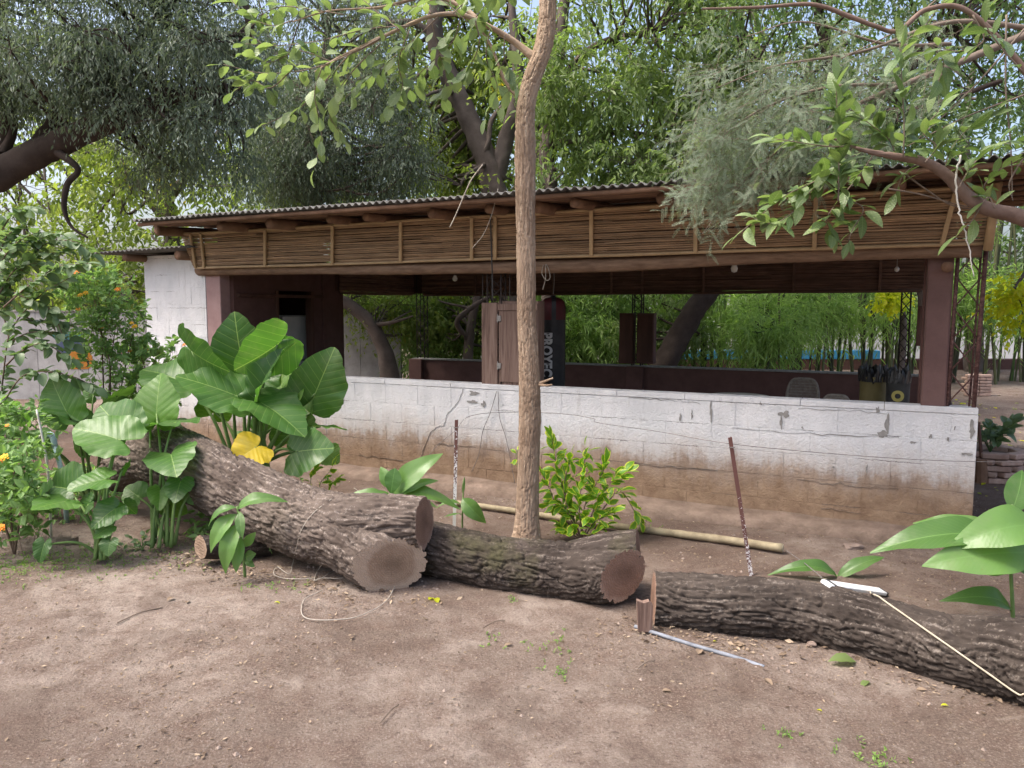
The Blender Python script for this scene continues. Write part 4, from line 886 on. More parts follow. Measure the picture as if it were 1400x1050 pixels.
tree('leafy_tree', 'tall mid-green tree with hanging leaves right of the slim trunk', b,
     [[(*b, .12), p(750, 400, 13.6, .12), p(752, 260, 13.6, .13), p(748, 205, 13.6, .13), p(762, 137, 13.6, .14), p(763, 85, 13.6, .12), p(775, -20, 13.6, .08)], [p(748, 200, 13.6, .08), p(790, 190, 13.5, .06), p(850, 180, 13.3, .04), p(920, 190, 13, .02)],
      [p(762, 110, 13.6, .08), p(820, 60, 13.4, .06), p(900, 40, 13.2, .03)]],
     [(740, -110, 1010, 90, 11.8, 14.5, 56, .45, 24), (735, 80, 1010, 258, 11.8, 14.5, 86, .42, 28)], MID, ('bark_grey', 'lf_mid'), branch_r=.022)
b = gp(1285, 13)
tree('branchy_tree', 'tangled dark branching tree standing behind the right half of the roof', b,
     [[(*b, .22), p(1262, 350, 13, .19), p(1190, 260, 13, .17), p(1150, 150, 13, .13), p(1120, 20, 13, .08), p(1100, -80, 13, .05)], [p(1160, 190, 13, .1), p(1230, 110, 12.6, .07), p(1310, 30, 12.3, .04)], [p(1165, 220, 13, .1), p(1080, 130, 12.6, .06), p(1010, 60, 12.3, .03)], [p(1150, 150, 13, .08), p(1250, 150, 12, .05), p(1370, 110, 11.5, .03)]],
     [(980, -110, 1420, 70, 11, 14, 50, .45, 22), (1000, 60, 1420, 235, 11.5, 14.5, 56, .42, 22)], MID | dict(ll=.10, lw=.04), ('bark_dark', 'lf_dark'), branch_r=.022)
# belt of sunlit trees further back
for i, (x0, x1, y0, y1, d, mt, lab) in enumerate([(-260, 140, 150, 440, 21, 'lf_bright', 'bright leafy tree beyond the whitewashed boundary wall at the far left'), (90, 360, 190, 430, 19, 'lf_bright', 'pale green tree between the dark limb and the left end of the roof'),
        (330, 620, 60, 440, 23, 'lf_mid', 'mid-green tree far behind the drooping grey-green tree'), (600, 900, 30, 450, 22, 'lf_bright', 'yellow-green tree far behind the forked trunk'),
        (880, 1180, 40, 440, 23, 'lf_mid', 'soft green tree far behind the cane-roofed pavilion middle'), (1160, 1500, 30, 430, 22, 'lf_dark', 'dark tree far behind the right end of the pavilion')]):
    b = gp((x0 + x1) / 2, d); xm = (x0 + x1) / 2
    tree('background_tree', lab, b, [[(*b, .25), p(xm + 10, 330, d, .2), p(xm - 12, 200, d, .14), p(xm + 6, 60, d, .06)], [p(xm, 300, d, .12), p(x0 + 60, 200, d, .06)], [p(xm, 280, d, .12), p(x1 - 60, 180, d, .06)]],
         [(x0, y0, x1, y1, d - 2.2, d + 2.2, 52, .95, 22), (x0, -100, x1, y0 + 40, d - 2, d + 2, 5 if xm < 800 else 12, .9, 16)], FAR, ('bark_grey', mt), 'trees far behind the pavilion', branch_r=.03)
# leaning and curved trunks seen through the pavilion
b = (*P(905, 500, 14)[:2], 0)
tree('leaning_tree', 'dark trunk leaning right, seen through the pavilion opening', b, [[(b[0] - .25, b[1], 0, .24), p(912, 490, 14, .22), p(940, 440, 14, .20), p(975, 390, 14, .19), p(1030, 320, 14, .17), p(1090, 230, 14, .12), p(1120, 120, 14, .05)]],
     [(1000, 60, 1160, 230, 13, 16, 18, .6, 30), (830, 380, 960, 470, 14.6, 15.8, 12, .5, 34)], MID | dict(ll=.13), ('bark_dark', 'lf_mid'))
b = (*P(530, 515, 14.2)[:2], 0)
tree('bowed_tree', 'grey trunk bowed to the left, seen through the left opening', b, [[(b[0] + .05, b[1], 0, .22), p(530, 500, 14.2, .17), p(522, 470, 14.2, .14), p(505, 440, 14.2, .12), p(488, 424, 14.2, .11), p(470, 412, 14.2, .10), p(430, 395, 14.2, .08), p(380, 340, 14.2, .04)], [p(510, 445, 14.2, .05), p(540, 440, 14, .03), p(565, 432, 14, .015)]],
     [(470, 385, 580, 450, 14.6, 16.0, 16, .5, 36), (350, 250, 450, 330, 14, 15.5, 8, .5, 30)], BRIGHT | dict(ll=.10, lw=.04), ('bark_grey', 'lf_bright'))
b = (*P(640, 500, 14.6)[:2], 0)
tree('crooked_tree', 'thin crooked dark trunk with yellowing leaves seen beside the wooden cabinet', b, [[(*b, .11), p(640, 490, 14.6, .09), p(643, 450, 14.6, .085), p(650, 415, 14.6, .075), p(660, 380, 14.6, .06), p(680, 300, 14.6, .03)], [p(640, 465, 14.6, .05), p(625, 440, 14.3, .05), p(648, 418, 14.3, .045), p(670, 405, 14.3, .03)]],
     [(590, 395, 660, 450, 14.8, 16, 12, .5, 24), (600, 395, 720, 480, 15, 16.2, 12, .5, 30)], BRIGHT, ('bark_grey', 'lf_bright'))
b = (*P(1430, 600, 9.5)[:2], 0)
tree('yellow_tree', 'tree with bright yellow leaves hanging beside the pipe truss', b, [[(*b, .12), p(1440, 420, 9.5, .1), p(1425, 330, 9.5, .07), p(1390, 290, 9.5, .03)], [p(1436, 400, 9.5, .06), p(1410, 370, 9.4, .03), p(1385, 395, 9.3, .015)]],
     [(1365, 380, 1420, 450, 9.0, 9.8, 8, .15, 16)], BRIGHT | dict(ll=.085, lw=.062, twig=.22, k=6), ('bark_grey', 'lf_yellow'), branch_r=.012)
b = gp(1232, 15.2)
tree('yellow_tree', 'lime-yellow leaf spray hanging before the bamboo, left of the right column', b, [[(*b, .06), p(1236, 440, 15.2, .05), p(1222, 400, 15.2, .03)]], [(1206, 394, 1234, 420, 14.9, 15.4, 7, .13, 14)], BRIGHT | dict(ll=.10, lw=.075, twig=.22, k=6), ('bark_grey', 'lf_yellow'), branch_r=.01)
# ---- bamboo
cm = MB(); tt = np.linspace(0, 1, 25); rr = np.where(np.arange(25) % 2 == 0, 1.12, 1.0); Vc, Qc = tube_arrays(np.stack([tt * 0, tt * 0, tt * 30], 1), rr, 6); Vc[:, 2] /= 30; cm.add(Vc, Qc); CULM = cm.mesh('culm', True)
k_ = NT('culm'); r_ = k_.n('ObjectInfo').outputs['Random']; CULM.materials.append(k_.done(k_.ramp(r_, [(0, (.035, .04, .022)), (.6, (.075, .085, .04)), (1, (.15, .15, .075))]), .6, .3))
def bamboo(x, d, nculm, spread, h, label, regions, leaf=BAMB, mat='lf_bamboo'):
    base = gp(x, d); t = tree('bamboo_clump', label, base, [[(base[0], base[1], 0, .03), (base[0] + .05, base[1], 1.5, .03), (base[0] + .2, base[1] + .1, h * .8, .01)]], regions, leaf, ('stem_dark', mat), 'bamboo behind the pavilion', 'bamboo', branch_r=.012)
    for _ in range(nculm):
        o = obj('culm', CULM, None, t); o.location = (random.gauss(0, spread), random.gauss(0, spread * .6), -.02); r = random.uniform(.018, .034); o.scale = (r, r, h * random.uniform(.7, 1.1)); o.rotation_euler = (random.gauss(0, .05), random.gauss(0, .07), 0)
LBL = ['behind the punching bag', 'left of the rear lattice post', 'right of the rear lattice post', 'right of the leaning dark trunk', 'behind the arched wicker chair', 'behind the olive bin', 'behind the right column', 'behind the pipe truss', 'beyond the brick planter']
for i, (x, d) in enumerate([(770, 15.6), (825, 15.8), (890, 16.6), (985, 17), (1070, 16.2), (1145, 16.8), (1215, 17.4), (1300, 18.4), (1385, 19)]):
    low = 470 if i < 3 else 440 - (0 if i != 4 else -10)
    bamboo(x, d, (5, 6, 8, 12, 13, 14, 14, 16, 16)[i], .55 if i > 2 else .4, 5.2, 'green bamboo clump ' + LBL[i],
           [(x - 60, 385, x + 60, low, d - .9, d + .9, 16 if i < 3 else 11, .42, 36), (x - 60, 230, x + 60, 395, d - .4, d + 1.4, 4, .5, 30)])
bamboo(1050, 14.6, 4, .22, 1.7, 'low bright bamboo tuft just behind the rear wall', [(1020, 442, 1090, 470, 14.2, 15, 9, .32, 44)], BAMB | dict(ll=.2, lw=.026))
bamboo(590, 15.8, 4, .4, 3.5, 'feathery bamboo clump left of the wooden cabinet', [(560, 395, 660, 490, 15.2, 16.6, 20, .45, 40), (480, 395, 560, 440, 16, 17, 10, .45, 36)])
# ---- walls beyond
bw = thing('boundary_wall', 'old whitewashed boundary wall with a faded mural left of the pavilion', 'wall', (-9, 15.2, 0)); xx = np.linspace(-14, 6.85, 40)
mbx = MB()
for i in range(26): mbx.box((-14 + i * .8, 0, -.1), (-14 + i * .8 + .797, .16, 1.72 + .01 * (i % 2)), .006)
mbx.build('wall', M['boundary'], bw); MB().box((-14.05, -.02, 1.722), (6.9, .19, 1.76), .006).build('coping', M['cement'], bw)
def mural(cx, cy, w_, h_, mat, sq=2.4):
    c = P(cx, cy, 15.19); n = 24; a = np.linspace(0, 2 * math.pi, n, endpoint=False); sw, sh = w_ * 15.19 / FPX / 2, h_ * 15.19 / FPX / 2
    cs, sn = np.cos(a), np.sin(a); V = [(c[0] + 9, -.004 - .001 * len(bw.children) * .3, c[2])] + [(c[0] + 9 + sw * np.sign(x_) * abs(x_) ** (2 / sq) * random.uniform(.92, 1.05), -.004 - .001 * len(bw.children) * .3, c[2] + sh * np.sign(y_) * abs(y_) ** (2 / sq) * random.uniform(.9, 1.05)) for x_, y_ in zip(cs, sn)]
    MB().add(V, None, [(0, 1 + i, 1 + (i + 1) % n) for i in range(n)]).build('mural_shape', M['mural_' + mat], bw)
for a in [(92, 459, 44, 13, 'teal'), (100, 478, 46, 28, 'navy', 5), (132, 470, 12, 16, 'faded_grey', 5), (108, 493, 36, 26, 'orange', 4), (110, 497, 24, 12, 'black', 4), (110, 498, 19, 8, 'orange', 4), (107, 500, 3, 10, 'black', 4), (150, 505, 34, 8, 'faded_grey')]: mural(*a)
fw = thing('far_wall', 'white wall glimpsed through the bamboo stems behind the pavilion', 'wall', (8, 27, 0)); mbx = MB()
for i in range(12): mbx.box((-10 + i * 2, 0, -.1), (-10 + i * 2 + 1.99, .2, 2.3), .01)
mbx.build('wall', M['far_white'], fw); MB().box((-10.05, -.03, 2.302), (14.05, .23, 2.36), .01).build('coping', M['cement'], fw)
pl = thing('pool_rim', 'raised pool rim with blue band glimpsed through the bamboo stems', 'pool', (7.2, 22.5, 0))
MB().box((-3.2, 0, -.05), (12, .4, .30), .01).build('base', M['maroon'], pl); MB().box((-3.2, -.02, .302), (3.6, .42, .56), .02).build('blue_band', M['pool_blue'], pl)

# ================================================================== THE SLIM TREE IN FRONT
def near_trunk(parent, off, path, n, sides, mat, seed, amp, fc, fl, name='trunk'):
    q = smooth_path(path, n); V, Q = tube_arrays(q[:, :3], q[:, 3], sides, bark_disp(seed, amp, fc, fl, .02)); m = raw_mesh(name, V - off, Q, smooth=True); a_ = m.attributes.new('grain', 'FLOAT', 'POINT'); a_.data.foreach_set('value', bark_grain(q, sides, seed)); return obj(name, m, M[mat], parent), q
bt_ = G(720, 741); off = np.array([bt_[0], bt_[1], 0.0]); D0 = bt_[1]
slim = thing('slim_tree', 'slim upright tree with rough tan bark standing before the white wall', 'tree', off)
near_trunk(slim, off, [(bt_[0] - .01, D0, -.06, .150), p(719, 737, D0, .118), p(720, 722, D0, .100), p(721, 690, D0, .090), p(724, 600, D0, .081), p(724, 520, D0, .073), p(720, 430, D0, .067), p(719, 330, D0, .065), p(718, 230, D0, .068), p(719, 150, D0, .067), p(727, 110, D0, .068), p(741, 70, D0, .064), p(748, 30, D0, .058), p(748, -30, D0, .052), p(740, -110, D0, .045), p(735, -200, D0, .03)], 800, 120, 'bark_tan', 61, .013, 85, 9)
sb1, q1 = near_trunk(slim, off, [p(738, 85, D0, .045), p(722, 72, D0, .030), p(700, 55, D0, .024), p(668, 36, D0 - .05, .020), p(630, 20, D0 - .1, .017), p(590, 22, D0 - .2, .014), p(545, 40, D0 - .3, .011), p(500, 62, D0 - .35, .013), p(462, 80, D0 - .4, .009), p(430, 98, D0 - .4, .005)], 120, 16, 'bark_tan', 65, .004, 60, 10, 'limb')
sb2, q2 = near_trunk(slim, off, [p(660, 34, D0 - .05, .02), p(635, 12, D0, .016), p(590, -5, D0, .012), p(520, 10, D0 - .1, .009), p(450, 15, D0 - .2, .006), p(400, 30, D0 - .3, .004)], 90, 10, 'bark_tan', 66, .003, 60, 10, 'limb')
sb3, q3 = near_trunk(slim, off, [p(736, 100, D0, .03), p(712, 130, D0, .02), p(690, 110, D0, .014), p(670, 60, D0, .01), p(640, 20, D0, .006)], 60, 10, 'bark_tan', 67, .003, 60, 10, 'limb')
near_trunk(slim, off, [p(738, 524, D0 - .05, .014), p(748, 520, D0 - .1, .009), p(756, 517, D0 - .1, .007)], 14, 8, 'bark_tan', 68, .002, 60, 10, 'limb')
near_trunk(slim, off, [p(738, 526, D0 - .05, .012), p(748, 527, D0 - .12, .008), p(755, 526, D0 - .12, .006)], 14, 8, 'bark_tan', 69, .002, 60, 10, 'limb')
# ---- single leaf meshes
def blade(name, wfun, n=7, fold=.12, arch=.18, wave=0.0, m=2, tipd=0.0, smooth=True):
    """leaf of length 1 along +Y, folded on its midrib; m cells per half"""
    V, Q = [], []
    for i in range(n + 1):
        t = i / n; w_ = wfun(t)
        for j in range(-m, m + 1):
            s = j / m; V.append((w_ * s, t, arch * (t - t * t * 1.6) + fold * w_ * abs(s) * 1.2 + wave * math.sin(t * 17 + (2 if j > 0 else 0)) * s * s * (1 if j else 0)))
    c = 2 * m + 1
    for i in range(n):
        for j in range(c - 1): Q.append((i * c + j, i * c + j + 1, (i + 1) * c + j + 1, (i + 1) * c + j))
    return raw_mesh(name, V, Q, smooth=smooth)
ov = lambda w_, a=.9, b_=1.0: (lambda t: w_ * max(.004, math.sin(math.pi * min(1, t ** a)) ** b_))
def kinds(name, mat, f, cnt=3, **kw):
    out = []
    for i in range(cnt):
        m_ = blade(name, f, fold=random.uniform(.05, .25), arch=random.uniform(.05, .35), **kw); m_.materials.append(M[mat]); out.append(m_)
    return out
LF_SPRAY = kinds('leaf', 'lf_spray', ov(.21, .92, .8), 4); LF_OBOV = kinds('leaf', 'lf_obov', ov(.27, 1.25, .75), 4); LF_ROUND = kinds('leaf', 'lf_round', ov(.31, .8, .7), 4)
LF_VAR = kinds('leaf', 'lf_varieg', ov(.25, 1.1, .85), 3)
def place(name, mesh, pos, d, nm, s, parent, sx=1.0, off=None):
    y = nrm(d); z = nrm(np.asarray(nm) - y * np.dot(nm, y)); x = np.cross(y, z); o = obj(name, mesh, None, parent)
    mt = Matrix(((x[0] * s * sx, y[0] * s, z[0] * s, 0), (x[1] * s * sx, y[1] * s, z[1] * s, 0), (x[2] * s * sx, y[2] * s, z[2] * s, 0), (0, 0, 0, 1)))
    q = np.asarray(pos) - np.array(parent.location if off is None else off); mt.translation = Vector(q); o.matrix_basis = mt; return o
def spray(parent, pts, n, ll, meshes, r=.004, mat='twig', lead=.15, droop=.25, name='leaf', up=1.0):
    """a twig through 3-D points with n leaves set alternately along it"""
    q = smooth_path(pts, max(10, len(pts) * 5)); off_ = np.array(parent.location); MB().tube(q - off_, np.linspace(r, r * .4, len(q)), 6).build('twig', M[mat], parent, smooth=True)
    t_ = nrm(np.gradient(q, axis=0)); f = np.linspace(lead, 1, n)
    for i, ff in enumerate(f):
        k = min(len(q) - 1, int(ff * (len(q) - 1))); tn = t_[k]; sd_ = nrm(np.cross(tn, [0, 0, 1.0]) + rng.normal(0, .35, 3)) * (1 if i % 2 else -1)
        d = nrm(tn * random.uniform(.3, .8) + sd_ * .75 + np.array([0, 0, -droop]) + rng.normal(0, .22, 3))
        if i == n - 1: d = nrm(tn + DOWN * droop)
        place(name, random.choice(meshes), q[k] + d * ll * .08, d, nrm(np.array([0, -.25, up]) + rng.normal(0, .38, 3)), ll * random.uniform(.65, 1.15), parent)
dd = D0 - .35
for pts, n in [([(560, 35), (500, 40), (440, 55), (385, 62), (335, 60)], 20), ([(520, 52), (470, 78), (420, 95), (360, 100), (305, 88)], 20), ([(480, 72), (450, 105), (420, 140), (385, 160), (350, 175)], 16), ([(470, 20), (420, 12), (380, 10), (340, 30)], 14), ([(600, 22), (560, 60), (530, 85), (500, 110), (470, 135)], 18),
             ([(440, 92), (430, 130), (440, 180), (430, 230)], 9), ([(560, 40), (545, 85), (550, 120), (530, 150)], 12), ([(630, 20), (620, 55), (590, 85), (570, 105), (555, 130)], 16), ([(650, 28), (655, 60), (640, 95), (620, 115)], 12), ([(690, 48), (690, 80), (700, 105), (690, 140)], 10), ([(620, 18), (640, 0), (670, -15), (700, -10)], 12), ([(545, 40), (520, 20), (490, -5), (460, -20)], 12), ([(590, 20), (575, -5), (545, -25), (510, -30)], 10),
             ([(400, 28), (370, 35), (330, 15), (310, -10)], 10), ([(748, -10), (700, -25), (660, 10), (640, 45)], 12), ([(748, -20), (790, -10), (830, 15)], 8), ([(520, 60), (480, 100), (450, 150), (470, 190)], 14), ([(400, 95), (370, 120), (345, 110), (320, 125)], 12), ([(590, 30), (600, 70), (610, 110), (595, 150)], 12), ([(640, 30), (600, 0), (560, 10), (520, 0)], 14), ([(360, 62), (340, 40), (370, 20), (400, -5)], 12), ([(455, 85), (410, 70), (370, 85), (340, 75)], 14), ([(670, 40), (665, 80), (680, 120), (665, 160)], 10)]:
    dz = random.uniform(-.35, .25); spray(slim, [P(x_, y_, dd + dz + .08 * i) for i, (x_, y_) in enumerate(pts)], int(n * 1.35), .128, LF_OBOV, .0045, 'twig')
# ---- leafy branch reaching in from the right
b = np.array([4.0, 4.5, 0.0]); rb = thing('leafy_tree', 'tree reaching in from the right, glossy oval leaves before the cane valance', 'tree', b); dR = 4.55
near_trunk(rb, b, [(4.0, 4.5, -.05, .13), (3.95, 4.5, 1.0, .11), (3.7, 4.5, 1.9, .085), p(1460, 325, dR, .06), p(1395, 297, dR, .042), p(1350, 285, dR, .036), p(1322, 268, dR, .033), p(1295, 240, dR, .029), p(1265, 222, dR, .024), p(1225, 214, dR, .018), p(1180, 205, dR, .012), p(1140, 190, dR, .006)], 220, 20, 'twig_red', 71, .006, 40, 6)
near_trunk(rb, b, [(3.7, 4.5, 1.9, .07), p(1500, 230, dR, .05), p(1420, 120, dR, .022), p(1330, 20, dR, .015), p(1270, 12, dR, .013), p(1228, 42, dR, .012), p(1195, 35, dR, .011), p(1160, 22, dR, .013), p(1110, 6, dR, .011), p(1040, 10, dR, .009), p(960, 12, dR, .005)], 160, 12, 'twig_red', 72, .003, 40, 6, 'limb')
for pts, n in [([(1146, 275), (1147, 230), (1145, 170), (1143, 112)], 34), ([(1180, 205), (1150, 225), (1110, 250), (1070, 270), (1010, 320)], 30), ([(1140, 235), (1110, 260), (1090, 285), (1060, 305), (1035, 300)], 20), ([(1195, 210), (1175, 240), (1150, 270), (1130, 300), (1140, 320)], 22), ([(1235, 215), (1236, 170), (1233, 110), (1230, 60)], 18),
             ([(1170, 200), (1130, 200), (1095, 195), (1060, 190)], 16), ([(1225, 214), (1215, 190), (1190, 170), (1165, 150)], 20), ([(1290, 235), (1300, 205), (1325, 175), (1365, 150)], 16), ([(1310, 258), (1330, 225), (1360, 200), (1395, 195)], 15), ([(1350, 285), (1345, 255), (1370, 230), (1400, 225)], 12), ([(1230, 60), (1260, 40), (1280, 15), (1300, -10)], 9), ([(1400, 100), (1365, 60), (1345, 25), (1360, 0)], 8), ([(1265, 222), (1280, 200), (1262, 180), (1285, 150)], 12), ([(1330, 20), (1345, 55), (1310, 70), (1270, 60)], 9), ([(1150, 270), (1180, 285), (1165, 315), (1160, 330)], 7), ([(1280, 235), (1255, 225), (1235, 240), (1225, 262)], 9), ([(1360, 285), (1350, 270), (1330, 300), (1310, 320)], 4), ([(1270, 60), (1290, 85), (1280, 120)], 5)]:
    dz = random.uniform(-.22, .22); spray(rb, [P(x_, y_, dR + dz) for x_, y_ in pts], int(n * 1.6), .142, LF_SPRAY, .0045, 'twig', .1, -.05)
q = smooth_path([P(1312, 212, dR - .1), P(1307, 250, dR - .1), P(1312, 290, dR - .1), P(1319, 315, dR - .1), P(1326, 345, dR - .1), P(1331, 378, dR - .1)], 40); q[:, 0] += rng.normal(0, .004, 40)
MB().tube(q - b, np.linspace(.006, .003, 40), 6).build('dead_twig', M['pvc_pale'], rb, smooth=True)
for pts in ([(1237, 238), (1275, 265), (1300, 280), (1335, 287)], [(1215, 258), (1260, 266), (1310, 280), (1340, 285)], [(1376, 20), (1375, 120), (1382, 200), (1384, 270)], [(1400, 215), (1380, 250), (1385, 275)], [(1280, 0), (1230, 40), (1150, 80)], [(1400, 40), (1330, 120), (1255, 190)], [(1400, 130), (1320, 160), (1240, 200)]):
    MB().tube(smooth_path([P(x_, y_, dR + .1) for x_, y_ in pts], 16) - b, np.linspace(.006, .003, 16), 5).build('bare_twig', M['twig'], rb, smooth=True)
# ---- feathery grey-green branch
b = np.array([4.6, 5.6, 0.0]); fb = thing('feathery_tree', 'fine feathery grey-green branches drooping over the right half of the roof', 'tree', b); dF = 5.35; mb = MB()
paths = [[p(1420, 40, dF, .03), p(1300, 90, dF, .022), p(1200, 130, dF, .016), p(1100, 180, dF, .011), p(1020, 245, dF, .007), p(960, 320, dF, .003)], [p(1230, 115, dF, .014), p(1130, 120, dF, .01), p(1040, 150, dF, .007), p(970, 200, dF, .004)], [p(1160, 150, dF, .012), p(1100, 210, dF, .008), p(1050, 280, dF, .005), p(1000, 330, dF, .003)],
         [p(1420, 40, dF, .02), p(1300, 30, dF, .015), p(1180, 70, dF, .01), p(1060, 90, dF, .006), p(980, 120, dF, .003)], [p(1300, 60, dF, .012), p(1210, 60, dF, .01), p(1100, 30, dF, .006), p(1020, 50, dF, .003)], [(4.6, 5.6, -.05, .14), (4.5, 5.6, 1.6, .11), (4.3, 5.55, 3.0, .08), p(1420, 40, dF, .04)]]
nod = []
for lb in paths: q = smooth_path(lb, 40); V, Q = tube_arrays(q[:, :3] - b, np.maximum(q[:, 3], .003), 8); mb.add(V, Q); nod.append(q[8:] if len(nod) < 5 else q[-2:])
nod = np.vstack(nod)[:, :3]; S, E, FV, FQ, FR, n0 = [], [], [], [], [], 0
regs = [(960, 160, 1060, 265, 120), (1020, 120, 1140, 250, 130), (1080, 70, 1220, 210, 90), (960, 50, 1120, 160, 60), (1150, 20, 1330, 150, 60), (965, 225, 1010, 275, 30)]
def fronds(c, d, L, k, ll, lw):
    """flat feather leaves: k pairs of narrow leaflets either side of a midrib"""
    N = len(c); w_ = nrm(np.cross(d, nrm(np.array([0, -.6, .8]) + rng.normal(0, .5, (N, 3))))); nm = np.cross(w_, d); t = (np.arange(k) + .5) / k; b_ = c[:, None] + d[:, None] * (L * t)[None, :, None] + DOWN * .25 * L * (t * t)[None, :, None]
    out = []
    for sg in (-1, 1):
        ld = nrm(w_[:, None] * sg + d[:, None] * .45 + rng.normal(0, .12, (N, k, 3))); sh = (ll * np.sin(np.pi * (.12 + .8 * t)) ** .6)[None, :, None]; sd_ = nrm(np.cross(ld, nm[:, None])) * lw
        out.append(np.stack([b_, b_ + ld * sh * .5 + sd_, b_ + ld * sh, b_ + ld * sh * .5 - sd_], 2))
    V = np.stack(out, 2).reshape(-1, 3); n = len(V) // 4; return V, np.arange(n * 4).reshape(-1, 4), np.repeat(np.repeat(rng.random(N), k * 2) * .6 + rng.random(n) * .4, 4)
for x0, y0, x1, y1, cnt in regs:
    c0 = np.array([P(random.uniform(x0, x1), random.uniform(y0, y1), dF + random.uniform(-.3, .3)) for _ in range(cnt)]); dr = nrm(np.array([-.6, 0, -.45]) + rng.normal(0, .35, (cnt, 3))); ln = .22 + .2 * rng.random((cnt, 1))
    S.append(c0 - b); E.append(c0 + dr * ln - b); ix = np.argmin(np.linalg.norm(nod[None] - c0[:, None], axis=2), 1); S.append(nod[ix][::2] - b); E.append(c0[::2] - b)
    for f in np.linspace(.05, 1, 11):
        sd_ = nrm(np.cross(dr, nrm(rng.normal(size=(cnt, 3))))); fd = nrm(dr * .5 + sd_ + DOWN * .2); V, Q, R = fronds(c0 + dr * ln * f + DOWN * .0, fd, .085, 15, .013, .0018); FV.append(V - b); FQ.append(Q + n0); FR.append(R); n0 += len(V)
V, Q = sticks(np.vstack(S), np.vstack(E), .0016, 3, .05); mb.add(V, Q); mb.build('trunk', M['twig'], fb, smooth=True)
obj('crown', raw_mesh('crown', np.concatenate(FV), np.concatenate(FQ), attr=np.concatenate(FR)), M['lf_feather'], fb)

# ================================================================== ELEPHANT EARS
def taro_mesh(seed, cup=.10, sag=.25, wid=1.0, crumple=1.0, mat='lf_taro'):
    """arrow-heart leaf: stalk joins at the origin, tip at y = .72, lobes back to y = -.28"""
    g = np.random.default_rng(seed); A = 72; Rn = 9
    key = np.radians([0, 12, 28, 45, 65, 90, 115, 138, 156, 170, 180]); val = [.74, .63, .535, .475, .43, .405, .40, .385, .33, .19, .055]
    ph = np.linspace(-math.pi, math.pi, A, endpoint=False); r = np.interp(np.abs(ph), key, val); r = (np.roll(r, 1) + 2 * r + np.roll(r, -1)) / 4; r[0] = .05
    r = r * (1 + .02 * np.sin(ph * 9 + seed) + .015 * g.normal(size=A)); V = [(0, 0, 0)]
    for i in range(1, Rn + 1):
        f = i / Rn
        for a, rr in zip(ph, r):
            x, y = math.sin(a) * rr * f * wid, math.cos(a) * rr * f
            z = cup * abs(x) * 1.6 * (1 - .8 * abs(x)) - sag * max(0, y) ** 2 - sag * .9 * min(0, y) ** 2 * 1.5
            t = (y - abs(x) * .75) * 9.0; z += crumple * (.0035 * math.cos(2 * math.pi * t) * min(1, abs(x) * 9) * f + .028 * math.sin(a * 5 + seed * 2.1) * f ** 3 + .014 * math.sin(a * 11 + seed) * f ** 4)
            V.append((x, y, z))
    T = [(0, 1 + (j + 1) % A, 1 + j) for j in range(A)]; Q = [(1 + i * A + j, 1 + i * A + (j + 1) % A, 1 + (i + 1) * A + (j + 1) % A, 1 + (i + 1) * A + j) for i in range(Rn - 1) for j in range(A)]
    m = raw_mesh('leaf', V, Q, T, smooth=True); m.materials.append(M[mat]); return m
TARO = [taro_mesh(i, cup=c_, sag=s_) for i, (c_, s_) in enumerate([(.12, .2), (.2, .35), (.05, .12), (.25, .25), (.15, .5)])]
TARO_Y = taro_mesh(9, .12, .35, 1.0, 1.3, 'lf_taro_yellow'); TARO_CURL = taro_mesh(12, .55, .6, .55, 2.0)
CAM, TOP, UND, SLANT = (0, -1, .25), (0, -.22, 1), (.1, -.8, -.55), (0, -.6, .8)
def taro_leaf(plant, base, att, tip, d, dd_=0.0, wide=1.0, nm=SLANT, mesh=None, stalk=True, bow=.12, r=.011):
    """one leaf from its stalk joint and tip in the photo; the stalk runs down to the plant's crown"""
    a, t = P(att[0], att[1], d), P(tip[0], tip[1], d + dd_); L = np.linalg.norm(t - a) / .72; base = np.asarray(base)
    o = place('leaf', mesh or random.choice(TARO), a, t - a, np.array(nm, float), L, plant, sx=wide)
    if stalk:
        m_ = lerp(base, a, .55); out = a - base; out[2] = 0; m_ = m_ - out * bow + np.array([0, 0, .05]); q = smooth_path([base, m_, a], 16) - np.array(plant.location)
        MB().tube(q, np.linspace(r * 1.7, r * .75, 16), 8).build('stalk', M['stem_green'], plant, smooth=True)
    return o
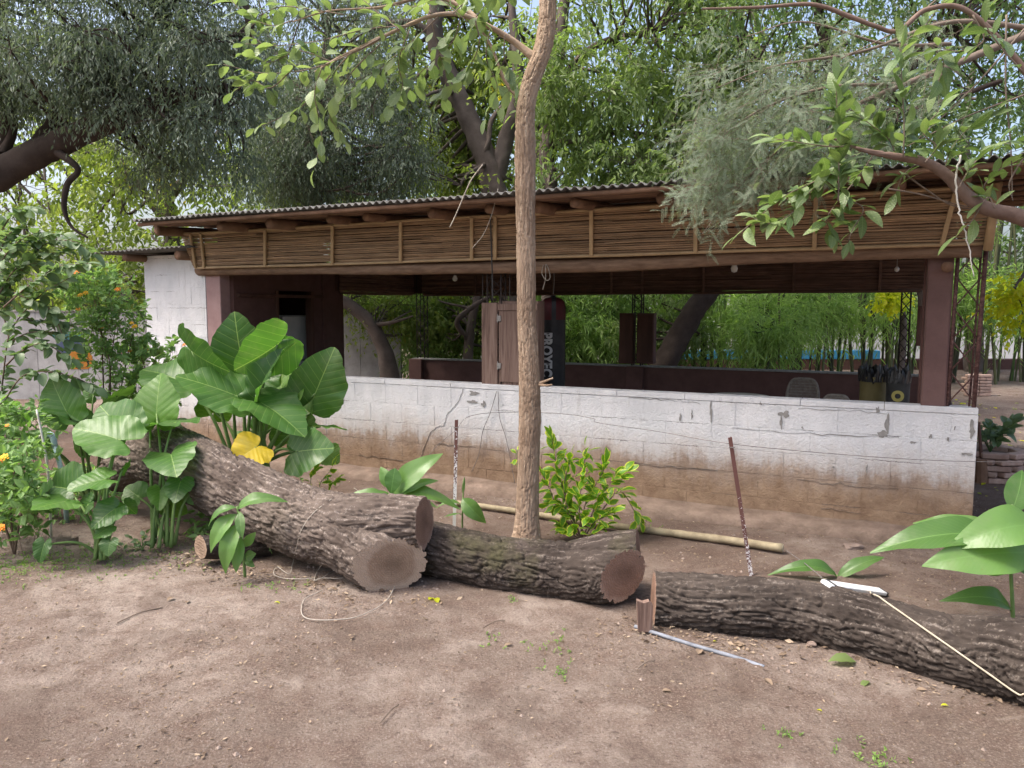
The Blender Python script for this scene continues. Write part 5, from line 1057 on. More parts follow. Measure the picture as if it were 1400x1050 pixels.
# big plant behind the trunk
db = 6.55; B0 = np.array([*P(338, 600, db)[:2], .02]); tp = thing('elephant_ear', 'big elephant ear plant with huge leaves growing behind the curved trunk', 'plant', B0)
for k in range(3):
    c = B0 + np.array([(-.10, .02, .14)[k], (.0, .06, -.02)[k], 0]); MB().tube(smooth_path([c, c + [.02, 0, .35], c + [.04 - .03 * k, .01, .72]], 12) - B0, np.linspace(.05, .03, 12), 10).build('stem', M['stem_green'], tp, smooth=True)
bz = lambda dx, h=.45: B0 + np.array([dx, .0, h])
for a in [(bz(-.02), (332, 500), (317, 427), 6.6, -.10, 1.05, CAM, 0), (bz(-.12), (262, 480), (303, 513), 6.5, -.15, 1.25, UND, 1), (bz(-.1), (318, 539), (242, 509), 6.35, -.1, .95, (0, -.55, .8), 2), (bz(.02), (379, 471), (324, 511), 6.45, -.12, 1.15, UND, 1),
          (bz(.05), (380, 475), (416, 478), 6.75, .1, 1.35, UND, 3), (bz(.1), (384, 540), (386, 485), 6.5, .2, 1.15, (-.3, -.9, .1), 2), (bz(.14), (431, 538), (457, 476), 6.45, -.05, 1.0, (.25, -1, .15), 0), (bz(.1), (361, 553), (418, 584), 6.25, -.2, 1.0, (0, -.25, 1), 1),
          (bz(.16), (408, 617), (453, 611), 6.15, -.12, 1.15, (.0, -1, .55), 2), (bz(.16), (438, 583), (475, 584), 6.4, .1, 1.0, (0, .05, 1), 2), (bz(-.14), (248, 522), (192, 494), 6.6, .15, 1.0, (0, -.5, .85), 1), (bz(-.04), (292, 562), (300, 535), 6.7, -.1, 1.2, UND, 3),
          (bz(.1), (425, 565), (400, 548), 6.8, .1, 1.2, CAM, 4), (bz(.14), (450, 620), (462, 632), 6.7, -.1, 1.3, CAM, 2), (bz(.06), (372, 585), (395, 545), 6.7, .0, 1.2, CAM, 0), (bz(-.02), (352, 520), (350, 570), 6.6, -.2, 1.0, SLANT, 4)]:
    taro_leaf(tp, a[0], a[1], a[2], a[3], a[4], a[5], a[6], TARO[a[7]])
taro_leaf(tp, bz(.04), (356, 532), (379, 464), 6.35, -.05, .85, (-.6, -.8, .1), TARO_CURL)
o = taro_leaf(tp, bz(.02), (349, 612), (318, 631), 5.98, -.16, 1.35, (.15, -1, .55), TARO_Y, bow=.0); o['label'] = 'withered yellow leaf drooping over the trunk'
# plant beside it at left
B1 = G(222, 752); tp1 = thing('elephant_ear', 'elephant ear plant with broad leaves left of the curved trunk', 'plant', B1)
for a in [((0, 0), (214, 566), (216, 508), 6.2, .1, 1.05, (-.1, -1, .2), 0), ((-.04, 0), (236, 578), (190, 578), 6.0, .15, 1.05, (0, .0, 1), 2), ((.02, 0), (234, 622), (238, 642), 5.75, -.28, 1.1, (0, -.55, .85), 1), ((.05, 0), (246, 661), (238, 686), 5.65, -.12, 1.2, (0, -.9, .45), 2),
          ((0, 0), (219, 672), (217, 695), 5.7, -.15, .85, (.2, -.8, .6), 3), ((.06, 0), (262, 672), (279, 690), 5.75, .0, 1.1, (0, -.8, .5), 2), ((-.05, 0), (188, 678), (169, 664), 5.75, .05, 1.3, (0, -.85, .5), 1), ((0, 0), (237, 600), (222, 575), 6.3, .1, 1.0, (0, -.9, .3), 4), ((.03, 0), (250, 640), (236, 625), 6.0, .1, 1.1, CAM, 4), ((-.02, 0), (205, 540), (188, 528), 6.5, .1, 1.3, UND, 3), ((0, 0), (232, 690), (255, 706), 5.8, .05, 1.1, CAM, 4)]:
    taro_leaf(tp1, B1 + np.array([a[0][0] * 1.6 + random.uniform(-.07, .07), a[0][1] + random.uniform(-.03, .12), .02]), a[1], a[2], a[3], a[4], a[5], a[6], TARO[a[7]], r=.009)
# low plant at the edge of the yard
B2 = G(138, 768); tp2 = thing('elephant_ear', 'low elephant ear plant beside the green tap pipe', 'plant', B2)
for a in [((160, 600), (97, 579), 5.6, .05, 1.0, (0, -.55, .85), 0), ((166, 586), (130, 549), 5.8, .15, 1.05, (.1, -.9, .45), 1), ((86, 686), (44, 693), 5.25, -.2, 1.4, (0, -.35, 1), 2), ((140, 656), (90, 665), 5.35, -.1, 1.1, (0, -.4, 1), 0), ((155, 697), (123, 719), 5.3, -.12, 1.15, (0, -.75, .7), 1),
          ((92, 668), (60, 662), 5.5, .1, 1.4, (0, -.8, .5), 3), ((148, 722), (126, 735), 5.25, -.05, 1.1, SLANT, 2), ((168, 640), (182, 628), 5.6, .1, 1.0, UND, 3), ((120, 690), (100, 712), 5.45, .0, 1.2, (0, -.5, .9), 4), ((150, 742), (146, 760), 5.2, -.05, 1.3, CAM, 1), ((60, 745), (52, 770), 5.15, -.05, .9, CAM, 3), ((172, 690), (186, 704), 5.5, .05, 1.1, CAM, 2)]:
    taro_leaf(tp2, B2 + np.array([random.uniform(-.05, .05), random.uniform(-.03, .03), .02]), *a[:6], TARO[a[6]], r=.008)
B3 = np.array([*P(120, 600, 7.0)[:2], 0.0]); tp3 = thing('elephant_ear', 'elephant ear plant growing behind the tap pipe near the mural wall', 'plant', B3)
for a in [((90, 561), (65, 513), 6.6, .05, 1.0, (0, -1, .3), 0), ((101, 576), (37, 551), 6.7, .1, .9, (0, .1, 1), 1), ((160, 541), (187, 528), 6.9, .05, 1.2, (0, -.3, -.9), 2), ((150, 560), (178, 546), 6.8, .1, 1.2, UND, 3), ((40, 600), (10, 612), 6.6, .0, 1.2, (0, -.3, 1), 1), ((128, 540), (112, 528), 7.2, .0, 1.2, CAM, 4), ((20, 562), (-12, 578), 6.9, .0, 1.1, UND, 1), ((120, 612), (100, 600), 6.9, 0, 1.2, CAM, 2), ((70, 610), (50, 622), 6.7, 0, 1.1, CAM, 4)]:
    taro_leaf(tp3, B3 + np.array([random.uniform(-.06, .06), 0, .02]), *a[:6], TARO[a[6]], r=.009)

# ================================================================== CANNAS
CANNA = []
for i in range(5):
    m_ = blade('leaf', (lambda t: .17 * max(.01, math.sin(math.pi * t ** .82)) ** .85), n=14, fold=(.18, .3, .1, .22, .15)[i], arch=(.25, .45, .1, .6, .35)[i], wave=.012, m=4); m_.materials.append(M['lf_canna']); CANNA.append(m_)
def canna(name, label, base, stem, leaves, group=None, r=.011):
    base = np.asarray(base); t = thing(name, label, 'plant', base, group=group); q = smooth_path(stem, 16); MB().tube(q - base, np.linspace(r, r * .6, 16), 8).build('stem', M['stem_green'], t, smooth=True)
    for a, tip, d, dd_, wd, nm, k in leaves:
        A_, T_ = P(a[0], a[1], d), P(tip[0], tip[1], d + dd_); j = np.argmin(np.linalg.norm(q - A_, axis=1)); s = q[j]
        place('leaf', CANNA[k], A_, T_ - A_, np.array(nm, float), np.linalg.norm(T_ - A_), t, sx=wd)
        if np.linalg.norm(s - A_) > .012: MB().tube(smooth_path([s, (s + A_) / 2 + [0, 0, -.01], A_], 6) - base, np.linspace(r * .6, r * .4, 6), 6).build('leaf_stalk', M['stem_green'], t, smooth=True)
    return t
g = G(335, 789); d = g[1]
canna('broad_leaf_plant', 'young broad-leaved plant standing before the curved trunk', g, [g, P(333, 760, d), P(329, 725, d), P(324, 692, d)],
      [((325, 696), (383, 673), d, .0, 1.0, (-.2, -.6, .8), 3), ((323, 694), (279, 709), d, -.05, 1.0, (0, -.5, .9), 3), ((323, 703), (280, 750), d, -.12, 1.25, (-.3, -.9, .5), 1), ((326, 716), (301, 781), d - .02, -.15, 1.15, (-.1, -1, .4), 1), ((329, 735), (321, 782), d - .03, -.1, 1.15, (.1, -1, .3), 0), ((328, 700), (330, 735), d - .02, -.1, 1.1, (0, -1, .5), 0), ((333, 747), (349, 728), d, -.02, 1.4, (.2, -1, .2), 2), ((335, 762), (349, 757), d, -.05, 2.0, (0, -1, .4), 2), ((335, 765), (348, 775), d, -.04, 1.5, (0, -1, .4), 2)])
dC = 5.75; g = np.array([*P(534, 690, dC)[:2], 0.0]); c0 = P(534, 684, dC)
canna('canna_plant', 'canna with spreading leaves growing behind the big trunk', g, [g, lerp(g, c0, .5), c0, P(536, 660, dC)],
      [((536, 676), (596, 617), dC, -.05, 1.1, (-.3, -.9, .5), 4), ((533, 668), (521, 637), dC + .05, .05, 1.6, (.3, -.9, .2), 0), ((540, 640), (534, 676), dC - .05, -.05, 1.9, (0, -1, .4), 2), ((533, 684), (461, 676), dC, -.1, .8, (0, -.5, .9), 3), ((533, 675), (503, 692), dC - .1, -.15, 1.7, (-.2, -.9, .6), 1), ((538, 682), (592, 650), dC, -.05, .9, (-.1, -.6, .8), 4), ((538, 684), (622, 674), dC, -.1, .85, (0, -.5, .9), 3), ((538, 688), (600, 684), dC + .1, .1, .9, (0, -.4, .9), 4)])
dC = 6.1; g = np.array([*P(632, 700, dC)[:2], 0.0])
canna('canna_plant', 'small drooping canna beside the white chipped stake', g, [g, P(632, 710, dC), P(633, 685, dC), P(634, 655, dC)],
      [((632, 682), (662, 714), dC - .05, -.1, 1.5, (-.4, -.9, .6), 1), ((630, 690), (598, 686), dC, -.05, .7, (0, -.4, .9), 3), ((628, 702), (606, 706), dC - .05, 0, .7, (0, -.3, 1), 2), ((633, 675), (635, 652), dC, 0, .5, CAM, 2)], r=.008)
dC = 5.02; g = np.array([*P(1145, 800, dC)[:2], 0.0])
canna('canna_plant', 'two-leaved canna seedling behind the long log', g, [g, P(1145, 793, dC), P(1144, 786, dC)], [((1145, 790), (1066, 766), dC, -.05, .75, (.1, -.5, .9), 3), ((1145, 790), (1207, 755), dC, -.02, .85, (-.3, -.6, .8), 4)], r=.008)
g = G(1385, 851); d = g[1]
canna('canna_plant', 'tall canna with long pale leaves beside the end of the white wall', g, [g, P(1384, 820, d), P(1381, 770, d), P(1378, 735, d), P(1384, 690, d)],
      [((1375, 738), (1204, 731), d, -.05, .85, (0, -.55, .85), 4), ((1372, 735), (1258, 700), d + .15, .1, .75, (.1, -.5, .8), 4), ((1420, 722), (1318, 729), d - .1, -.1, 1.5, (-.1, -.7, .7), 3), ((1410, 757), (1279, 762), d - .1, -.1, 1.25, (0, -.8, .65), 4), ((1383, 700), (1402, 640), d, .1, 1.6, (-.3, -1, .2), 0), ((1379, 765), (1352, 792), d + .05, .05, 1.3, (.2, -.9, .4), 1), ((1381, 832), (1308, 806), d, -.05, 1.1, (-.4, -.6, .9), 3), ((1382, 765), (1420, 790), d - .05, -.1, 1.3, CAM, 1), ((1380, 745), (1415, 775), d, .0, 1.2, SLANT, 2)], r=.012)
# ---- variegated shrub
g = G(796, 738); vs_ = thing('variegated_shrub', 'green and yellow variegated shrub beside the slim tree', 'shrub', g); d = g[1]
for pts, n in [([(785, 736), (778, 690), (762, 640), (754, 596)], 30), ([(790, 736), (792, 690), (798, 650), (800, 612)], 28), ([(795, 736), (815, 690), (835, 660), (857, 645)], 26), ([(797, 736), (825, 695), (848, 672), (868, 700), (874, 712)], 16), ([(780, 736), (765, 700), (752, 670), (742, 650)], 18), ([(790, 736), (780, 710), (768, 690), (752, 690)], 14), ([(795, 738), (812, 715), (830, 705), (838, 700)], 16), ([(788, 730), (800, 690), (822, 650), (826, 635)], 20), ([(786, 738), (778, 728), (770, 722)], 10), ([(798, 738), (815, 728), (825, 722)], 8), ([(784, 720), (772, 680), (775, 645), (780, 625)], 16)]:
    dz = random.uniform(-.12, .12); spray(vs_, [np.array([g[0] + (x_ - 790) * .0005, g[1], .0]) if i == 0 else P(x_, y_, d + dz * min(1, i * .7)) for i, (x_, y_) in enumerate(pts)], int(n * 1.5), .118, LF_VAR, .0055, 'stem_brown', .2, .05)
# small shoots at its left and under the elephant ear
def herb(label, base, pts_list, ll, mat_meshes, n, up=1.0, name='young_herb'):
    t = thing(name, label, 'plant', base)
    for pts in pts_list: spray(t, pts, n, ll, mat_meshes, .004, 'stem_green', .25, .05, up=up)
    return t
d = 6.35; g = np.array([*P(440, 690, d)[:2], 0.0]); herb('light green leafy shoot between trunk and elephant ear', g, [[g, P(436, 668, d), P(450, 645, d), P(458, 630, d)], [g, P(425, 660, d), P(432, 640, d)], [g, P(450, 668, d), P(462, 655, d)]], .085, LF_VAR, 12)
d = 6.0; g = np.array([*P(708, 720, d)[:2], 0.0]); herb('tiny light green sprig at the slim tree left side', g, [[g, P(710, 660, d), P(706, 625, d), P(710, 612, d)]], .07, LF_VAR, 8)
g = G(195, 752); herb('round-leaved weed at the foot of the elephant ears', g, [[g, P(190, 742, g[1]), P(178, 735, g[1])], [g, P(200, 742, g[1]), P(210, 738, g[1])], [g, P(195, 738, g[1]), P(200, 730, g[1])], [g, P(182, 748, g[1]), P(170, 745, g[1])]], .05, LF_ROUND, 8)
g = G(372, 757); herb('small grey sprig leaning on the curved trunk', g, [[g, P(368, 748, g[1]), P(364, 738, g[1]), P(355, 730, g[1])]], .04, LF_ROUND, 10)
# ---- round-leaved shrub at far left
d = 6.7; g = np.array([*P(-20, 600, d)[:2], 0.0]); rs = thing('round_leaf_shrub', 'arching shrub with round grey-green leaves before the mural wall', 'shrub', g)
for pts, n in [([(-15, 620), (0, 560), (5, 510), (12, 460), (30, 430), (60, 400), (95, 380)], 40), ([(0, 560), (8, 545), (30, 515), (60, 508), (100, 515), (130, 530)], 22), ([(12, 460), (5, 420), (20, 380), (50, 350), (90, 345)], 36), ([(-20, 480), (-10, 420), (10, 360), (30, 335), (60, 325)], 32), ([(30, 430), (50, 440), (80, 440), (110, 450)], 18), ([(5, 420), (40, 390), (80, 365), (125, 360)], 30), ([(-20, 420), (-5, 380), (5, 330), (25, 310)], 22), ([(20, 400), (40, 410), (70, 425), (90, 470)], 16), ([(8, 500), (30, 480), (60, 470), (95, 490)], 18), ([(30, 370), (60, 335), (100, 330), (130, 350)], 20), ([(-20, 450), (0, 400), (25, 365), (60, 360)], 24), ([(-15, 400), (10, 345), (45, 320), (85, 320)], 22), ([(10, 470), (40, 455), (75, 455), (100, 470)], 14), ([(-20, 360), (0, 320), (20, 290), (45, 285)], 18)]:
    dz = random.uniform(-.25, .3); spray(rs, [g + np.array([.02, 0, .0]) if (i == 0 and y_ > 600) else P(x_, y_, d + dz) for i, (x_, y_) in enumerate(pts)], int(n * 1.9), .118, LF_ROUND, .008, 'stem_brown', .2, .2)
# ---- lantana bushes
def lantana(label, base, region, n, flowers, stems, leaf_l=.06):
    t = thing('lantana_bush', label, 'shrub', base); base = np.asarray(base); mb = MB()
    for st in stems: MB().tube(smooth_path([base] + [P(*s) for s in st], 16) - base, np.linspace(.009, .003, 16), 6).build('stem', M['stem_brown'], t, smooth=True)
    LV, LQ, LR, n0, S, E = [], [], [], 0, [], []
    for x0, y0, x1, y1, d0, d1, cnt in region:
        st = np.array([P(random.uniform(x0, x1), random.uniform(y0, y1), random.uniform(d0, d1)) for _ in range(cnt)]); st = st[st[:, 2] > .03]; dr = nrm(rng.normal(0, .6, st.shape) + [0, -.1, .6])
        V, Q, R = leaf_cloud(st, dr, .12, 8, leaf_l, leaf_l * .56, .0, .15, True, 1.1); LV.append(V - base); LQ.append(Q + n0); LR.append(R); n0 += len(V); S.append(st - base - [0, 0, .08]); E.append(st + dr * .1 - base)
    V, Q = sticks(np.vstack(S), np.vstack(E), .002, 3); mb.add(V, Q); tag(mb.build('twigs', M['stem_brown'], t, smooth=True), kind='stuff')
    obj('foliage', raw_mesh('foliage', np.concatenate(LV), np.concatenate(LQ), attr=np.concatenate(LR)), M['lf_lantana'], t)
    for x, y, d, c, s in flowers:
        q = P(x, y, d); mb = MB()
        for k in range(14):
            a = k * 2.4; rr = .9 * math.sqrt(k / 14) * s; h = s * .55 * (1 - (k / 14) ** 1.5); cc = np.array([rr * math.cos(a), rr * math.sin(a), h]); ps = s * .30
            V = [cc] + [cc + ps * np.array([math.cos(b_), math.sin(b_), .12 * (i % 2)]) for i, b_ in enumerate(np.linspace(0, 2 * math.pi, 8, endpoint=False))]; mb.add(V, None, [(0, 1 + i, 1 + (i + 1) % 8) for i in range(8)])
        o = mb.build('flower_head', M['flower_' + c], t); o.location = q - base; o.rotation_euler = (.7, random.uniform(-.3, .3), 0); MB().tube([(0, 0, -.05), (0, 0, s * .3)], [.002] * 2, 4).build('flower_stalk', M['stem_green'], o)
d = 7.2; g = (*P(140, 600, d)[:2], 0.0)
lantana('tall lantana bush with orange and yellow flowers against the mural wall', g, [(90, 375, 172, 450, 6.9, 7.5, 170), (110, 440, 165, 500, 7, 7.4, 60), (170, 420, 200, 480, 7.2, 7.6, 34), (120, 480, 175, 560, 7, 7.4, 30)], 0,
        [(108, 371, 7.1, 'orange', .03), (101, 375, 7.1, 'orange', .02), (117, 401, 6.95, 'yellow', .026), (110, 404, 6.95, 'yellow', .026), (161, 396, 7.1, 'orange', .027), (107, 423, 7.0, 'orange', .02), (184, 447, 7.2, 'yellow', .028), (180, 442, 7.2, 'yellow', .02), (140, 448, 7.0, 'yellow', .016), (178, 480, 7.3, 'orange', .022)], [[(140, 480, 7.2), (134, 400, 7.15)], [(150, 500, 7.2), (120, 420, 7)], [(150, 520, 7.2), (160, 430, 7.2)], [(160, 560, 7.3), (185, 440, 7.3)]])
d = 7.6; g = (*P(205, 620, d)[:2], 0.0)
lantana('leafy lantana at the corner of the white end wall', g, [(165, 470, 240, 560, 7.2, 8.0, 130)], 0, [(252, 472, 7.4, 'orange', .022), (165, 483, 7.4, 'orange', .02), (200, 478, 7.4, 'orange', .02)], [[(200, 520, 7.6), (190, 480, 7.6)], [(220, 520, 7.6), (250, 478, 7.5)]], .075)
d = 5.5; g = (*P(20, 760, d)[:2], 0.0)
lantana('low lantana bush with yellow flower beside the tap pipe', g, [(-40, 615, 55, 740, 5.2, 5.9, 150), (-30, 560, 70, 630, 6, 6.4, 70)], 0, [(6, 626, 5.3, 'yellow', .032), (0, 632, 5.3, 'orange', .02), (1, 722, 5.15, 'orange', .03), (10, 582, 5.9, 'orange', .016)], [[(15, 700, 5.5), (20, 640, 5.5)], [(30, 700, 5.5), (50, 660, 5.5)], [(0, 700, 5.5), (-20, 650, 5.5)]], .075)

# ================================================================== SMALL THINGS
AX = [(qA[:, :3], qA[:, 3]), (qB[:, :3], qB[:, 3]), (qC[:, :3], qC[:, 3])]
def surf(x, y, lift=.004, logs=(0, 1, 2)):
    """where the view line of a photo pixel first meets a log or the ground"""
    r = ray(x, y); C = np.array([0, 0, EYE]); tg = -EYE / r[2] if r[2] < 0 else 1e3; best = tg
    ts = np.linspace(2.5, min(tg, 9), 500); pp = C + ts[:, None] * r
    for k in logs:
        q, rad = AX[k]; s = slice(None, None, 4); dist = np.linalg.norm(pp[:, None] - q[s][None], axis=2); i = np.argmin(dist, 1); hit = dist[np.arange(len(ts)), i] < rad[s][i] * 1.0 + lift
        if hit.any(): best = min(best, ts[np.argmax(hit)])
    q = C + best * r
    if best == tg: q[2] = ground_z(q[0], q[1]) + lift
    return q
def drape(px, lift, n=70): return [surf(x, y, lift) for x, y in smooth_path(np.array(px, float), n)]
def cord(name, label, cat, pts, r, mat, n=60, group=None):
    pts = np.asarray(pts); b = np.array([*pts[0][:2], 0.0]); t = tag(MB().tube(smooth_path(pts, n) - b, r * np.ones(n), 6).build(name, M[mat], None, smooth=True, loc=b), label, cat, group); return t
cord('string', 'pale string looped over the big trunk and trailing across the dirt', 'string', drape([(462, 676), (430, 700), (412, 725), (405, 750), (400, 768), (395, 782), (380, 772), (374, 780), (385, 790), (410, 792), (430, 790)], .017), .0028, 'string', 210)
cord('string', 'pale string tangled along the foot of the big trunk', 'string', drape([(484, 671), (500, 682), (520, 700), (522, 712), (505, 730), (490, 750), (470, 770), (450, 784), (430, 793), (440, 772), (455, 768), (472, 775), (480, 783), (466, 790), (440, 790), (428, 794)], .017), .0028, 'string', 210)
cord('string', 'pale string curving from the sawn end across the dirt', 'string', drape([(510, 750), (526, 755), (536, 772), (541, 790), (538, 805), (525, 825), (490, 845), (450, 851), (420, 849), (412, 840), (418, 822), (440, 808)], .017), .003, 'string', 210)
cord('cord', 'cream cord stretched down over the long log', 'cord', drape([(1180, 808), (1200, 815), (1210, 822), (1250, 850), (1300, 885), (1350, 920), (1390, 948), (1400, 949)], .022), .0042, 'twine', 140)
cord('cord', 'cream cord end lying left of the white plastic strip', 'cord', drape([(1105, 791), (1118, 792), (1130, 795)], .017), .0035, 'twine', 80)
cord('wire', 'thin dark wire from the bamboo pole end to the long log', 'wire', [P(1074, 752, 5.55), P(1100, 770, 5.0), P(1124, 790, 4.35)], .003, 'wire', 12)
# white plastic strip on the log
a, b_ = surf(1128, 799, .016), surf(1206, 812, .016); st_ = thing('plastic_strip', 'white plastic strip with black tape lying on the long log', 'strip', a); dv = b_ - a; L = np.linalg.norm(dv); st_.rotation_euler = (0, -math.asin(dv[2] / L), math.atan2(dv[1], dv[0])); st_.rotation_euler[0] = .35
MB().box((0, -.034, -.006), (L, .030, .016), .004).build('strip', M['white_plastic'], st_)
for x0, x1 in ((.05, .085), (L - .016, L + .004)): MB().box((x0, -.037, -.009), (x1, .033, .019), .003).build('tape', M['black_tape'], st_)
# stakes
for (xb, yb, xt, yt, lab) in [(621, 722, 624, 574, 'thin stake with chipped white paint beside the slim tree'), (1027, 786, 998, 598, 'thin leaning rusty stake behind the long log')]:
    g = G(xb, yb); t = P(xt, yt, g[1]) - g; o = thing('metal_stake', lab, 'stake', g); mb = MB()
    w1 = .013; q = np.array([[0, 0, -.05], *(t * f for f in np.linspace(0, 1, 8))]); ax = nrm(np.cross(nrm(t), [0, 1, 0])); ay = np.cross(ax, nrm(t))
    V = []; 
    for c in q:
        for a_, b2 in ((-w1, -.002), (w1, -.002), (w1, .003), (-w1 + .005, .003), (-w1 + .005, .022), (-w1, .022)): V.append(c + ax * a_ + ay * b2)
    n6 = 6; mb.add(V, [(i * n6 + j, i * n6 + (j + 1) % n6, (i + 1) * n6 + (j + 1) % n6, (i + 1) * n6 + j) for i in range(len(q) - 1) for j in range(n6)], [((len(q) - 1) * n6, (len(q) - 1) * n6 + i, (len(q) - 1) * n6 + i + 1) for i in range(1, 5)]); mb.build('angle_bar', M['stake'] if xb < 800 else M['stake_rusty'], o)
    MB().tube([t * .93 + [-.02, -.01, 0], t * .93 + [.02, -.01, 0]], [.004] * 2, 5).build('wire_tie', M['wire'], o)
cord('fence_wire', 'thin wire strung past the stakes along the white wall', 'wire', [P(575, 640, 6.2), P(595, 612, 6.2), P(622, 589, 6.23), P(640, 570, 6.6), P(680, 564, 6.9), P(760, 565, 6.7), P(810, 572, 6.3), P(818, 578, 6.2), P(900, 590, 5.8), P(1001, 607, 5.07), P(1160, 622, 5.1), P(1290, 630, 5.1), P(1420, 632, 5.1)], .0022, 'wire', 120)
for pts, lab in [([(679, 535), (670, 565), (660, 590), (655, 620), (645, 645)], 'thin cable hanging from the cabinet, the straighter one'), ([(681, 535), (683, 570), (692, 600), (700, 640), (703, 665), (690, 680), (665, 690)], 'thin cable hanging from the cabinet and curling to the ground')]:
    cord('cable', lab, 'cable', [W(on_plane(x, y, -.03)[0], -.03, max(.02, on_plane(x, y, -.03)[1])) for x, y in pts], .0032, 'wire', 50)
cord('cable', 'dark cable running down the cane valance beside the slim tree', 'cable', [W(on_plane(x, y, -.34)[0], -.34, on_plane(x, y, -.34)[1]) for x, y in [(671, 280), (671, 310), (672, 345), (673, 375), (674, 412)]], .007, 'black_tape', 20)
cord('cable', 'thin pale cable looping below the roof edge to the valance', 'cable', [W(on_plane(x, y, -.7)[0], -.7, on_plane(x, y, -.7)[1]) for x, y in [(681, 258), (676, 280), (670, 300), (660, 322), (645, 340)]], .0035, 'string', 30)
cord('dead_twig', 'pale dead twig hanging over the roof edge beside the slim tree', 'twig', [W(on_plane(x, y, -.92)[0], -.92, on_plane(x, y, -.92)[1]) for x, y in [(660, 225), (645, 245), (635, 266), (624, 292), (615, 311)]], .005, 'string', 20)
cord('rope_loop', 'small rope loop hanging from the beam beside the slim tree', 'rope', [W(on_plane(x, y, -.1)[0], -.1, on_plane(x, y, -.1)[1]) for x, y in [(743, 362), (741, 374), (747, 383), (752, 380), (750, 368), (746, 362), (746, 380), (742, 396)]], .004, 'string', 50)
for x in (660, 697): cord('cable', 'iron rod rising from the cabinet to the beam' + (' at its outer board' if x == 660 else ' over its door'), 'rod', [W(on_plane(x, 414, .06)[0], .06, 1.83), W(on_plane(x, 414, .06)[0], .06, 2.2)], .006, 'dark_iron', 6, 'iron rods over the cabinet')
# bamboo pole on the ground
a, b_ = G(596, 684, .03), G(1070, 750, .03); o = thing('bamboo_pole', 'long weathered bamboo pole lying on the dirt along the wall', 'pole', (*a[:2], 0)); n = 61; f = np.linspace(0, 1, n)[:, None]; q = a + (b_ - a) * f + np.array([0, 0, .012]) * np.sin(f * 9) * .5; rr = np.linspace(.022, .032, n) * (1 + .10 * (np.arange(n) % 5 == 0)); MB().tube(q - np.array([*a[:2], 0]), rr, 12).build('pole', M['pole'], o, smooth=True)
MB().lathe([(.030, 0), (.031, .004), (.020, .005), (.019, -.02), (0, -.02)], 12).build('cut_end', M['twine'], o).matrix_basis = Matrix.Translation(Vector(q[-1] - np.array([*a[:2], 0]))) @ Vector(b_ - a).to_track_quat('Z', 'Y').to_matrix().to_4x4()
# half-buried blue pipe
cord('blue_pipe', 'faded blue pipe half buried beside the long log', 'pipe', [np.array([*G(x, y)[:2], h]) for x, y, h in [(868, 856, -.002), (900, 867, .001), (950, 882, -.003), (1000, 895, -.008), (1045, 908, -.016)]], .011, 'pvc_blue', 40)
# stones
def stone(x, y, w_, h_, lab, mat='stone', flat=.5):
    g = G(x, y); s = w_ * g[1] / FPX / 2; bm = bmesh.new(); bmesh.ops.create_icosphere(bm, subdivisions=3, radius=1)
    pts = np.array([v.co for v in bm.verts]); nz = fbm(pts * 1.3 + x, 3, int(x)) * .25; pts = np.sign(pts) * np.abs(pts) ** .8 * (1 + nz[:, None]) * [s, s * .7, h_ * g[1] / FPX / 2]
    for v, c in zip(bm.verts, pts): v.co = c
    m_ = bpy.data.meshes.new('stone'); bm.to_mesh(m_); bm.free(); tag(obj('stone', m_, M[mat], None, (g[0], g[1], h_ * g[1] / FPX / 2 * .55)), lab, 'stone')
for a in [(1000, 714, 25, 12, 'angular brown stone on the ledge behind the rusty stake'), (1165, 750, 26, 9, 'flat stone sunk in the dirt near the canna seedling'), (1238, 745, 36, 18, 'broken stone lying against the ledge under canna leaves'), (92, 742, 26, 18, 'rounded stone half hidden by the low elephant ear'), (1110, 882, 14, 7, 'small dark stone under the long log')]: stone(*a)
# tap pipe
g = G(92, 716); o = thing('tap_pipe', 'pale green water pipe with elbow and spout among the leaves', 'pipe', g); d = g[1]
MB().tube([np.array([0, 0, -.05]), P(86, 650, d) - g, P(74, 606, d) - g], [.019] * 3, 12).build('upright', M['pvc_green'], o, smooth=True)
MB().tube(smooth_path([P(75, 610, d), P(72, 597, d), P(67, 594, d), P(60, 596, d)], 12) - g, [.024] * 12, 12).build('elbow', M['pvc_green'], o, smooth=True)
MB().tube(smooth_path([P(61, 595, d), P(50, 599, d), P(42, 602, d)], 8) - g, np.linspace(.018, .012, 8), 10).build('spout', M['pvc_pale'], o, smooth=True)
MB().tube([P(78, 623, d - .02) - g, P(70, 620, d - .03) - g], [.006] * 2, 6).build('wire_tie', M['wire'], o)
g = G(70, 735); o = thing('old_stake', 'slender weathered stick beside the green tap pipe', 'stick', g); MB().tube(smooth_path([g - [0, 0, .05], P(66, 650, g[1]), P(58, 598, g[1]), P(50, 560, g[1])], 14) - g, np.linspace(.011, .007, 14), 7).build('stick', M['pvc_pale'], o, smooth=True)
